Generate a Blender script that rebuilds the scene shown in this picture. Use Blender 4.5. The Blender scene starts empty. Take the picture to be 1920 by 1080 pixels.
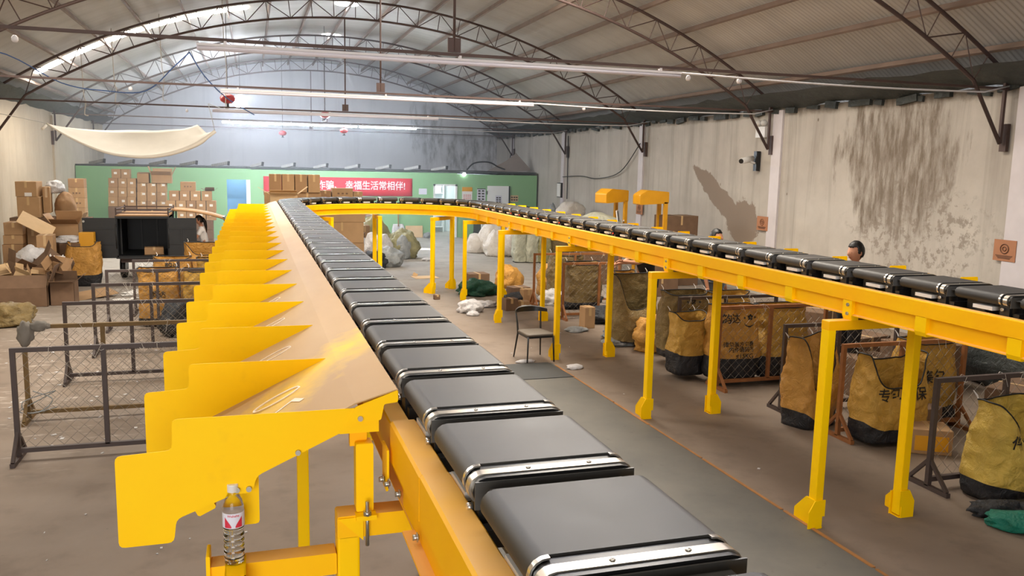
# An elevated parcel sorting loop in a barrel-vaulted warehouse
import bpy, bmesh, math, random
from mathutils import Vector, Matrix, noise

random.seed(7)
scene = bpy.context.scene
COL = scene.collection
PI = math.pi

# ------------------------------------------------------------------ camera
cam_data = bpy.data.cameras.new('camera')
cam_data.sensor_width = 36.0
cam_data.lens = 1555.72 / 1920.0 * 36.0
cam_data.clip_start = 0.05
cam_data.clip_end = 300
cam = bpy.data.objects.new('camera', cam_data)
COL.objects.link(cam)
CAM_H = 2.808
_yaw, _pitch, _roll = 0.3045, 0.1442, 0.0210
_cy, _sy, _cp, _sp = math.cos(_yaw), math.sin(_yaw), math.cos(_pitch), math.sin(_pitch)
_fwd = Vector((_sy * _cp, _cy * _cp, -_sp))
_rt = Vector((_cy, -_sy, 0))
_up = _rt.cross(_fwd)
_r2 = _rt * math.cos(_roll) + _up * math.sin(_roll)
_u2 = _up * math.cos(_roll) - _rt * math.sin(_roll)
_m = Matrix((_r2, _u2, -_fwd)).transposed().to_4x4()
_m.translation = Vector((0, 0, CAM_H))
cam.matrix_world = _m
scene.camera = cam

# ------------------------------------------------------------------ world, exposure
world = bpy.data.worlds.new('world')
scene.world = world
world.use_nodes = True
world.node_tree.nodes['Background'].inputs[0].default_value = (0.75, 0.85, 1.0, 1)
world.node_tree.nodes['Background'].inputs[1].default_value = 1.0
scene.view_settings.view_transform = 'Standard'
scene.view_settings.look = 'None'
scene.view_settings.gamma = 1.0
scene.view_settings.use_curve_mapping = False
scene.view_settings.exposure = 0.22
try:
    scene.cycles.use_denoising = True
    scene.cycles.max_bounces = 8
    scene.cycles.diffuse_bounces = 5
    scene.cycles.sample_clamp_indirect = 6.0
except Exception:
    pass

# ------------------------------------------------------------------ daylight through the open gate behind the camera, and lamps
def area_light(name, loc, target, sx, sy, power, color):
    d = bpy.data.lights.new(name, 'AREA')
    d.shape = 'RECTANGLE'; d.size = sx; d.size_y = sy; d.energy = power; d.color = color
    o = bpy.data.objects.new(name, d); COL.objects.link(o)
    o.location = loc
    o.rotation_euler = (Vector(target) - Vector(loc)).to_track_quat('-Z', 'Z').to_euler()
    return o
GATE = area_light('gate_daylight', (-2.6, -5.95, 2.4), (-2.2, 10, 1.4), 5.6, 4.2, 430, (1.0, 0.98, 0.94))
# radiance of each translucent roof strip (tuned to the lighting, not to dirt)
SKY = {'clear': 60.0, 'dusty': 16.0, 'high_glow': 14.0, 'low_glow': 2.0}
TUBE_STRENGTH = 300.0
LAMP_STRENGTH = 250.0

# ------------------------------------------------------------------ materials
def lin(h):
    h = h.lstrip('#')
    v = [int(h[i:i + 2], 16) / 255.0 for i in (0, 2, 4)]
    return tuple(c / 12.92 if c <= 0.04045 else ((c + 0.055) / 1.055) ** 2.4 for c in v) + (1.0,)

class NT:
    def __init__(s, name):
        s.m = bpy.data.materials.new(name); s.m.use_nodes = True
        s.t = s.m.node_tree; s.b = s.t.nodes['Principled BSDF']
    def n(s, kind, **kw):
        nd = s.t.nodes.new(kind)
        for k, v in kw.items():
            if k.startswith('i_'):
                key = k[2:]
                key = int(key) if key.isdigit() else key.replace('_', ' ')
                nd.inputs[key].default_value = v
            else:
                setattr(nd, k, v)
        return nd
    def l(s, a, b): s.t.links.new(a, b)
    def pos(s): return s.n('ShaderNodeNewGeometry').outputs['Position']
    def objco(s): return s.n('ShaderNodeTexCoord').outputs['Object']
    def scaled(s, vec, sc, off=(0, 0, 0)):
        mp = s.n('ShaderNodeMapping'); mp.inputs['Scale'].default_value = sc; mp.inputs['Location'].default_value = off
        s.l(vec, mp.inputs['Vector']); return mp.outputs[0]
    def noise(s, vec, scale, detail=4, rough=0.55, dist=0.0):
        nd = s.n('ShaderNodeTexNoise'); nd.inputs['Scale'].default_value = scale; nd.inputs['Detail'].default_value = detail
        nd.inputs['Roughness'].default_value = rough; nd.inputs['Distortion'].default_value = dist
        s.l(vec, nd.inputs['Vector']); return nd.outputs[0]
    def ramp(s, fac, stops):
        r = s.n('ShaderNodeValToRGB'); e = r.color_ramp.elements
        while len(e) < len(stops): e.new(0.5)
        for i, (p, c) in enumerate(stops):
            e[i].position = p
            e[i].color = c if isinstance(c, tuple) else (c, c, c, 1)
        s.l(fac, r.inputs[0]); return r.outputs[0]
    def mix(s, fac, a, b, mode='MIX'):
        m = s.n('ShaderNodeMix'); m.data_type = 'RGBA'; m.blend_type = mode
        for sock, v in ((m.inputs[0], fac), (m.inputs[6], a), (m.inputs[7], b)):
            if isinstance(v, (int, float)): sock.default_value = v
            elif isinstance(v, tuple): sock.default_value = v
            else: s.l(v, sock)
        return m.outputs[2]
    def math(s, op, a, b=None, c=None):
        m = s.n('ShaderNodeMath'); m.operation = op
        for i, v in enumerate((a, b, c)):
            if v is None: continue
            if isinstance(v, (int, float)): m.inputs[i].default_value = v
            else: s.l(v, m.inputs[i])
        return m.outputs[0]
    def bump(s, h, strength=0.3, dist=0.02):
        b = s.n('ShaderNodeBump'); b.inputs['Strength'].default_value = strength; b.inputs['Distance'].default_value = dist
        s.l(h, b.inputs['Height']); s.l(b.outputs[0], s.b.inputs['Normal'])
    def color(s, c):
        if isinstance(c, tuple): s.b.inputs['Base Color'].default_value = c
        else: s.l(c, s.b.inputs['Base Color'])
    def set(s, rough=None, metal=None, spec=None, emit=None, strength=None, trans=None, alpha=None, coat=None):
        i = s.b.inputs
        if rough is not None: i['Roughness'].default_value = rough
        if metal is not None: i['Metallic'].default_value = metal
        if spec is not None: i['Specular IOR Level'].default_value = spec
        if emit is not None: i['Emission Color'].default_value = emit; i['Emission Strength'].default_value = strength
        if trans is not None: i['Transmission Weight'].default_value = trans
        if coat is not None: i['Coat Weight'].default_value = coat
        return s.m

def plain(name, hexc, rough=0.6, metal=0.0, var=0.12, scale=6.0, spec=0.5, bump=0.0):
    t = NT(name); c = lin(hexc)
    n = t.noise(t.objco(), scale, 5)
    k = t.ramp(n, [(0.25, 1 - var), (0.75, 1.0)])
    t.color(t.mix(1.0, c, k, 'MULTIPLY'))
    if bump: t.bump(n, bump, 0.01)
    return t.set(rough, metal, spec)

MAT = {}
def yellow_paint():
    t = NT('yellow_paint')
    p = t.pos()
    n = t.noise(p, 2.2, 5)
    d = t.noise(p, 14, 4)
    base = t.mix(t.ramp(n, [(0.3, 0.0), (0.75, 1.0)]), lin('#ffc800'), lin('#ffd200'))
    dirt = t.ramp(d, [(0.6, 0.0), (0.9, 0.15)])
    t.color(t.mix(dirt, base, lin('#b98a30')))
    return t.set(0.5, 0, 0.15)
MAT['yellow'] = yellow_paint()
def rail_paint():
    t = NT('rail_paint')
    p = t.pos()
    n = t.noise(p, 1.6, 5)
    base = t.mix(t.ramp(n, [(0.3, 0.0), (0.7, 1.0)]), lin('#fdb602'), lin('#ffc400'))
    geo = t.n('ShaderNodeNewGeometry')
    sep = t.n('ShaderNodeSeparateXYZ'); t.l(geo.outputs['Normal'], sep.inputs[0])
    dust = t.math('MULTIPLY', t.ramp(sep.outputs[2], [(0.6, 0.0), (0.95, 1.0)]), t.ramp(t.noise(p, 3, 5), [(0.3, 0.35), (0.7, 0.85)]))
    t.color(t.mix(dust, base, lin('#ebb978')))  # dust tint on upward faces, lightened to stand in for overhead light
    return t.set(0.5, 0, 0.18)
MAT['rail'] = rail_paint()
def slide_sheet():
    t = NT('slide_sheet')
    p = t.pos()
    n = t.noise(t.scaled(p, (1, 0.4, 1)), 2.4, 5)
    f = t.noise(p, 9, 5)
    base = t.mix(t.ramp(n, [(0.35, 0.0), (0.8, 1.0)]), lin('#b99463'), lin('#c7a472'))
    # a yellower patch with a ragged outline near the first chute
    sep = t.n('ShaderNodeSeparateXYZ'); t.l(p, sep.inputs[0])
    a = t.math('ABSOLUTE', t.math('ADD', t.math('SUBTRACT', sep.outputs[1], 2.98), t.math('MULTIPLY', sep.outputs[0], -1.1)))
    m = t.math('ADD', a, t.math('MULTIPLY', f, 0.5))
    yellow_patch = t.ramp(m, [(0.22, 0.75), (0.52, 0.0)])
    lim = t.ramp(sep.outputs[1], [(0.0, 1.0), (1.0, 1.0)])
    t.color(t.mix(yellow_patch, base, lin('#ffcf20')))
    return t.set(0.55, 0.0, 0.3)
MAT['slide'] = slide_sheet()
MAT['belt'] = None
def belt_rubber():
    t = NT('belt_rubber')
    oi = t.n('ShaderNodeObjectInfo')
    p = t.pos()
    n = t.noise(p, 5, 6, 0.6)
    base = t.mix(t.ramp(n, [(0.3, 0.0), (0.75, 1.0)]), lin('#1d1b19'), lin('#37332d'))
    v = t.ramp(oi.outputs['Random'], [(0.0, 0.65), (1.0, 1.6)])
    t.color(t.mix(1.0, base, v, 'MULTIPLY'))
    r = t.ramp(n, [(0.2, 0.50), (0.8, 0.60)])
    t.l(r, t.b.inputs['Roughness'])
    t.set(None, 0, 0.7)
    return t.m
MAT['belt'] = belt_rubber()
MAT['black'] = plain('black_steel', '#1c1c1d', 0.4, 0.0, 0.2)
MAT['black_plastic'] = plain('black_plastic', '#161617', 0.35)
MAT['grey_cover'] = plain('grey_cover', '#4b4a48', 0.4)
MAT['chrome'] = plain('bright_steel', '#d8d5d0', 0.22, 0.9, 0.06)
MAT['alu'] = plain('dull_aluminium', '#c4bdb2', 0.28, 0.85, 0.1)
MAT['steel_bolt'] = plain('zinc_bolt', '#b9b8b2', 0.3, 0.9, 0.1)
MAT['white_plastic'] = plain('white_plastic', '#dedcd8', 0.4, 0, 0.08)
MAT['truss'] = plain('truss_red_oxide', '#57443f', 0.6, 0.1, 0.35, 3.0)
MAT['purlin'] = plain('purlin_rusty', '#8a7669', 0.7, 0.0, 0.35, 2.0)
MAT['fence_steel'] = plain('fence_brown_steel', '#4f4340', 0.55, 0.1, 0.3, 5.0)
MAT['fence_rust'] = plain('fence_rust_orange', '#a0673a', 0.65, 0.1, 0.4, 8.0)
MAT['fence_rust_dark'] = plain('fence_yellow_rust', '#7c6238', 0.65, 0.1, 0.4, 8.0)
MAT['wire'] = plain('chain_wire', '#8d867c', 0.5, 0.4, 0.2)
MAT['bag'] = None
def tarp(name, c1, c2, c3):
    t = NT(name)
    o = t.objco()
    n = t.noise(o, 5, 6, 0.6, 0.8)
    s = t.noise(t.scaled(o, (1, 1, 0.4)), 3.2, 5)
    base = t.mix(t.ramp(n, [(0.3, 0.0), (0.7, 1.0)]), lin(c1), lin(c2))
    t.color(t.mix(t.ramp(s, [(0.5, 0.0), (0.85, 0.7)]), base, lin(c3)))
    t.bump(t.noise(o, 9, 5, 0.65, 1.2), 0.8, 0.05)
    return t.set(0.5, 0, 0.4)
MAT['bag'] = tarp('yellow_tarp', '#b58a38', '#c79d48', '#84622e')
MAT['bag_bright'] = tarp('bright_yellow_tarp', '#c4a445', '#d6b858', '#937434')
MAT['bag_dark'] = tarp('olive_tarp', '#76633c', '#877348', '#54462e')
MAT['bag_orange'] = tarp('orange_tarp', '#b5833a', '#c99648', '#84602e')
MAT['bag_base'] = tarp('black_tarp', '#1e1e21', '#2a2a2e', '#141416')
MAT['piping'] = plain('black_piping', '#121213', 0.6)
MAT['ink'] = plain('black_ink', '#1f1a14', 0.7, 0, 0.1)
def cardboard():
    t = NT('cardboard')
    oi = t.n('ShaderNodeObjectInfo')
    base = t.mix(oi.outputs['Random'], lin('#a07d5b'), lin('#bb9870'))
    n = t.noise(t.objco(), 4, 6)
    t.color(t.mix(1.0, base, t.ramp(n, [(0.2, 0.82), (0.8, 1.0)]), 'MULTIPLY'))
    return t.set(0.75, 0, 0.25)
MAT['card'] = cardboard()
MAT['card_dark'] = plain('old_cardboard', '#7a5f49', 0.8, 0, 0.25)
MAT['card_light'] = plain('pale_cardboard', '#d8b88c', 0.7, 0, 0.1)
MAT['tape'] = plain('parcel_tape', '#c9a878', 0.3, 0, 0.1)
MAT['paper'] = plain('white_paper', '#e8e6e2', 0.6, 0, 0.05)
MAT['lilac_paper'] = plain('pale_paper', '#dcdcea', 0.6, 0, 0.05)
MAT['poly_white'] = tarp('white_polybag', '#c9c8ca', '#e2e0e0', '#9c9a98')
MAT['poly_grey'] = tarp('grey_polybag', '#8d9294', '#a6aaab', '#63686b')
MAT['poly_black'] = tarp('black_polybag', '#202226', '#2d3036', '#15161a')
MAT['poly_green'] = tarp('green_polybag', '#0f6b58', '#178570', '#0a3f35')
MAT['sack_white'] = tarp('white_woven_sack', '#d8d0c6', '#e6dfd6', '#b3a698')
MAT['sack_green'] = tarp('green_woven_sack', '#8f8a62', '#a39d72', '#6c6748')
MAT['sack_grey'] = tarp('grey_green_sack', '#a9aa98', '#c2c2ae', '#7f806c')
MAT['green_net'] = tarp('dark_green_net', '#0d3a2c', '#15503d', '#08241c')
MAT['cloth'] = plain('white_cloth', '#e9e2d4', 0.8, 0, 0.06)
MAT['red_plastic'] = plain('red_shell', '#a81f22', 0.35, 0, 0.15)
MAT['pvc'] = plain('white_conduit', '#d9d6d8', 0.45, 0, 0.06)
MAT['dark_tarp'] = tarp('eave_tarp', '#3c403e', '#4a4e4b', '#262826')
MAT['wood_brown'] = plain('pale_wood', '#b98d5e', 0.7, 0, 0.2)
MAT['orange_edge'] = plain('orange_edge', '#b27a42', 0.7, 0, 0.4, 6)
MAT['red_banner'] = plain('red_banner_cloth', '#d92838', 0.7, 0, 0.08)
MAT['banner_white'] = plain('banner_white', '#f6eef0', 0.7, 0, 0.02)
MAT['skin'] = plain('skin', '#c08a6c', 0.55, 0, 0.08)
MAT['hair'] = plain('black_hair', '#0d0b0b', 0.45, 0, 0.2)
MAT['white_shirt'] = plain('white_shirt', '#e8e4e2', 0.8, 0, 0.06)
MAT['dark_shirt'] = plain('dark_shirt', '#17171b', 0.8, 0, 0.1)
MAT['grey_trousers'] = plain('grey_trousers', '#535b66', 0.8, 0, 0.15)
MAT['eye'] = plain('eye_dark', '#1a120e', 0.3, 0, 0.0)
MAT['lips'] = plain('lips', '#9a5348', 0.5, 0, 0.0)
MAT['cargo_black'] = plain('cargo_dark_steel', '#2b2c2e', 0.5, 0.1, 0.25, 3)
MAT['cargo_inner'] = plain('cargo_inner_steel', '#131519', 0.5, 0.1, 0.25, 3)
MAT['blue_steel'] = plain('blue_steel', '#20304e', 0.5, 0, 0.2)
MAT['glass_dark'] = plain('dark_glass', '#141a20', 0.08)
MAT['mat_grey'] = None
MAT['yellow_box'] = plain('yellow_plastic', '#e0a018', 0.4, 0, 0.1)
MAT['teal'] = plain('teal_paint', '#3e8d86', 0.35, 0, 0.15)
MAT['rope'] = plain('grey_rope', '#c8c2b8', 0.8)
MAT['blue_cable'] = plain('blue_cable', '#3d5f96', 0.5)

def emis(name, hexc, strength):
    t = NT(name); c = lin(hexc); t.color(c)
    return t.set(0.5, 0, 0.2, c, strength)
for _k, _v in SKY.items(): MAT['skylight_' + _k] = emis('skylight_' + _k, '#fff6e8', _v)
MAT['tube_lit'] = emis('lit_tube', '#e6f2ff', TUBE_STRENGTH)
MAT['tube_soft'] = emis('lit_tube_soft', '#f4f4ff', TUBE_STRENGTH * 0.2)
MAT['lamp_lit'] = emis('lit_lamp', '#e6efff', LAMP_STRENGTH)
MAT['roof_light'] = emis('roof_light', '#f4f6ff', 40.0)
MAT['small_bulb'] = emis('small_bulb', '#f4f6ff', 12.0)
MAT['led_red'] = emis('red_led', '#ff3018', 6.0)
MAT['screen'] = emis('phone_screen', '#c8d4ff', 2.0)
MAT['tube_off'] = plain('unlit_tube', '#dedbe6', 0.35, 0, 0.03)

def floor_mat():
    t = NT('floor_concrete')
    p = t.pos()
    n1 = t.noise(p, 0.35, 6, 0.6, 0.5)
    n2 = t.noise(p, 2.2, 6, 0.6)
    n3 = t.noise(p, 14, 4, 0.6)
    sep = t.n('ShaderNodeSeparateXYZ'); t.l(p, sep.inputs[0])
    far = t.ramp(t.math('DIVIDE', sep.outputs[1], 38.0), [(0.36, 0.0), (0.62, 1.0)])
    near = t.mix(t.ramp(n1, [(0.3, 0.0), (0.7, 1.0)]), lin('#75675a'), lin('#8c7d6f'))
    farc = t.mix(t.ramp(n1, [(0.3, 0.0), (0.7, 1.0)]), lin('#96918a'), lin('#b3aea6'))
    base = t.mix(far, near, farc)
    base = t.mix(t.ramp(n2, [(0.52, 0.0), (0.8, 0.45)]), base, lin('#54483f'))
    # scuffs and spilled scraps left of the conveyor
    sp = t.ramp(t.noise(t.scaled(p, (0.55, 1.6, 1)), 5.5, 5, 0.6), [(0.57, 0.0), (0.66, 1.0)])
    reg = t.math('MULTIPLY', t.ramp(t.math('ADD', t.math('MULTIPLY', sep.outputs[0], -0.25), 0.25), [(0.4, 0.0), (0.6, 1.0)]),
                 t.ramp(t.math('DIVIDE', sep.outputs[1], 38.0), [(0.2, 0.0), (0.26, 0.8)]))
    base = t.mix(t.math('MULTIPLY', sp, t.math('MULTIPLY', reg, 0.7)), base, lin('#c4b9ad'))
    spk = t.ramp(n3, [(0.70, 0.0), (0.78, 0.5)])
    base = t.mix(spk, base, lin('#3d352f'))
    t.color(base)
    t.bump(n2, 0.1, 0.02)
    t.l(t.ramp(n2, [(0.2, 0.55), (0.8, 0.75)]), t.b.inputs['Roughness'])
    return t.set(None, 0, 0.35)
MAT['floor'] = floor_mat()

def matgrey():
    t = NT('painted_walkway')
    p = t.pos()
    n = t.noise(p, 1.2, 6, 0.6)
    n2 = t.noise(p, 9, 5)
    base = t.mix(t.ramp(n, [(0.3, 0.0), (0.7, 1.0)]), lin('#565550'), lin('#6a675f'))
    t.color(t.mix(t.ramp(n2, [(0.62, 0.0), (0.8, 0.5)]), base, lin('#3f3b36')))
    return t.set(0.6, 0, 0.35)
MAT['mat_grey'] = matgrey()
MAT['mat_dark'] = plain('dark_rubber_mat', '#3a3c3c', 0.6, 0, 0.25, 3)

def wall_plaster(name, c_hi, c_lo, c_streak, axis):
    """plaster with rain streaks; axis 'Y' for side walls and 'X' for end walls"""
    t = NT(name)
    p = t.pos()
    sep = t.n('ShaderNodeSeparateXYZ'); t.l(p, sep.inputs[0])
    n1 = t.noise(p, 0.6, 6, 0.6)
    n2 = t.noise(p, 3.0, 6, 0.65)
    base = t.mix(t.ramp(n1, [(0.3, 0.0), (0.7, 1.0)]), lin(c_lo), lin(c_hi))
    base = t.mix(t.ramp(n2, [(0.45, 0.0), (0.8, 0.35)]), base, lin(c_lo))
    st = t.noise(t.scaled(p, (1.15, 1.15, 0.07), (3.0, 1.7, 0.4)), 1.0, 6, 0.7, 0.6)
    hz = t.ramp(t.math('DIVIDE', sep.outputs[2], 5.0), [(0.1, 0.25), (0.8, 1.0)])
    base = t.mix(t.math('MULTIPLY', t.ramp(st, [(0.52, 0.0), (0.72, 0.7)]), hz), base, lin(c_streak))
    fs = t.noise(t.scaled(p, (4.5, 4.5, 0.12)), 1.0, 4, 0.6)
    base = t.mix(t.math('MULTIPLY', t.ramp(fs, [(0.55, 0.0), (0.75, 0.5)]), t.ramp(n1, [(0.4, 0.1), (0.65, 1.0)])), base, lin(c_streak))
    return t, p, sep, base, n2

def blob_mask(t, sep, u_out, u0, z0, a, b, wob, scale, soft=0.08, stretch=(1, 1, 1)):
    """a stain of irregular outline around (u0, z0)"""
    du = t.math('DIVIDE', t.math('SUBTRACT', u_out, u0), a)
    dz = t.math('DIVIDE', t.math('SUBTRACT', sep.outputs[2], z0), b)
    r = t.math('SQRT', t.math('ADD', t.math('MULTIPLY', du, du), t.math('MULTIPLY', dz, dz)))
    n = t.noise(t.scaled(t.pos(), stretch), scale, 6, 0.65)
    r = t.math('ADD', r, t.math('MULTIPLY', t.math('SUBTRACT', n, 0.5), wob))
    return t.ramp(r, [(0.86 - soft, 1.0), (0.86 + soft, 0.0)])

def right_wall():
    t, p, sep, base, n2 = wall_plaster('wall_right_plaster', '#c3bdb4', '#aaa39a', '#736a60', 'Y')
    y = sep.outputs[1]
    # broad damp stain below the eave
    m = blob_mask(t, sep, y, 12.55, 3.2, 1.55, 1.6, 1.7, 1.6, 0.10, (1, 1.6, 0.45))
    fine = t.ramp(t.noise(t.scaled(p, (1, 3.4, 0.7)), 2.4, 6, 0.7), [(0.36, 0.1), (0.6, 1.0)])
    base = t.mix(t.math('MULTIPLY', m, fine), base, lin('#776c60'))
    m2 = blob_mask(t, sep, y, 11.9, 1.9, 1.7, 0.95, 1.2, 2.0, 0.15)
    fl = t.ramp(t.noise(p, 6.5, 6, 0.7), [(0.5, 0.0), (0.58, 0.75)])
    base = t.mix(t.math('MULTIPLY', m2, fl), base, lin('#857b70'))
    # plaster fallen off in a slanting patch
    rot = t.n('ShaderNodeMath')
    q = t.math('ADD', y, t.math('MULTIPLY', t.math('SUBTRACT', sep.outputs[2], 2.1), -1.5))
    m3 = blob_mask(t, sep, q, 18.35, 2.15, 0.62, 0.85, 1.0, 1.7, 0.03)
    base = t.mix(m3, base, lin('#8b7d70'))
    m4 = blob_mask(t, sep, y, 17.35, 1.62, 0.75, 0.62, 1.1, 2.0, 0.03)
    base = t.mix(m4, base, lin('#8b7d70'))
    # pock marks
    vor = t.n('ShaderNodeTexVoronoi'); vor.inputs['Scale'].default_value = 2.6
    t.l(t.scaled(p, (1, 1, 0.7)), vor.inputs['Vector'])
    pk = t.ramp(vor.outputs['Distance'], [(0.05, 1.0), (0.085, 0.0)])
    pr = t.ramp(t.noise(p, 0.9, 3), [(0.52, 0.0), (0.6, 0.9)])
    base = t.mix(t.math('MULTIPLY', pk, pr), base, lin('#6f6458'))
    top = t.ramp(t.math('ADD', t.math('DIVIDE', sep.outputs[2], 5.0), t.math('MULTIPLY', n2, 0.06)), [(0.835, 0.0), (0.865, 0.8)])
    base = t.mix(top, base, lin('#5d5449'))
    t.color(base)
    t.bump(n2, 0.25, 0.02)
    return t.set(0.85, 0, 0.2)
MAT['wall_right'] = right_wall()
def left_wall():
    t, p, sep, base, n2 = wall_plaster('wall_left_plaster', '#c9bda9', '#b3a690', '#8f8270', 'Y')
    t.color(base); t.bump(n2, 0.2, 0.02)
    return t.set(0.85, 0, 0.2)
MAT['wall_left'] = left_wall()
def n1_(t, p): return t.noise(p, 0.5, 6, 0.65)
def far_wall():
    t, p, sep, base, n2 = wall_plaster('wall_far_concrete', '#d6d5d6', '#c3c2c4', '#8f8d91', 'X')
    x = sep.outputs[0]
    base = t.mix(0.55, base, t.mix(t.ramp(n1_(t, p), [(0.3, 0.0), (0.7, 1.0)]), lin('#bdbcbe'), lin('#d2d1d3')))
    for (u0, z0, a, b) in ((8.0, 4.3, 0.7, 1.6), (9.6, 3.4, 1.1, 1.3), (10.9, 4.0, 0.5, 2.2), (7.2, 4.6, 0.25, 1.3)):
        m = blob_mask(t, sep, x, u0, z0, a, b, 1.5, 1.4, 0.2, (1.5, 1, 0.5))
        f = t.ramp(t.noise(t.scaled(p, (2, 1, 0.6)), 2.0, 6, 0.7), [(0.4, 0.0), (0.65, 0.8)])
        base = t.mix(t.math('MULTIPLY', m, f), base, lin('#4f4a46'))
    t.color(base); t.bump(n2, 0.2, 0.03)
    return t.set(0.9, 0, 0.2)
MAT['wall_far'] = far_wall()
def roof_sheet():
    t = NT('roof_sheet')
    p = t.pos()
    n = t.noise(t.scaled(p, (0.5, 0.25, 0.5)), 1.4, 5)
    st = t.noise(t.scaled(p, (0.25, 3.0, 0.25)), 1.5, 4)
    base = t.mix(t.ramp(n, [(0.3, 0.0), (0.7, 1.0)]), lin('#bdbbb6'), lin('#cfcdc8'))
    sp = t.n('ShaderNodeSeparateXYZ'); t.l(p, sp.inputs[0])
    wave_shade = t.math('ADD', t.math('MULTIPLY', t.math('SINE', t.math('MULTIPLY', sp.outputs[1], 2 * PI / 0.1)), 0.5), 0.5)
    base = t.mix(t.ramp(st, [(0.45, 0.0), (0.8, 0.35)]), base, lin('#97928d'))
    t.color(t.mix(t.math('MULTIPLY', wave_shade, 0.45), base, lin('#77726d')))  # corrugation shading painted in as a dark stripe along each wave
    return t.set(0.5, 0.1, 0.4)
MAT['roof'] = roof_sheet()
MAT['green_wall'] = plain('green_paint', '#8dbc8a', 0.6, 0, 0.08, 1.5)
MAT['pillar_white'] = plain('white_pillar', '#d5cfd2', 0.8, 0, 0.12, 3)
MAT['lit_wall'] = plain('office_wall', '#e6eef2', 0.7, 0, 0.03)
MAT['blue_wall'] = plain('blue_office_wall', '#8fc3ee', 0.7, 0, 0.04)
MAT['door_white'] = plain('white_door', '#f2f5f6', 0.5, 0, 0.03)

def clear_plastic(name, hexc, rough=0.05):
    t = NT(name); t.color(lin(hexc)); t.b.inputs['IOR'].default_value = 1.33
    return t.set(rough, 0, 0.5, trans=1.0)
MAT['bottle'] = clear_plastic('clear_bottle', '#fbfbfa', 0.04)
MAT['water'] = clear_plastic('water', '#f4f8fa', 0.0)
MAT['label_red'] = plain('label_red', '#cf3046', 0.5, 0, 0.05)

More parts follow.
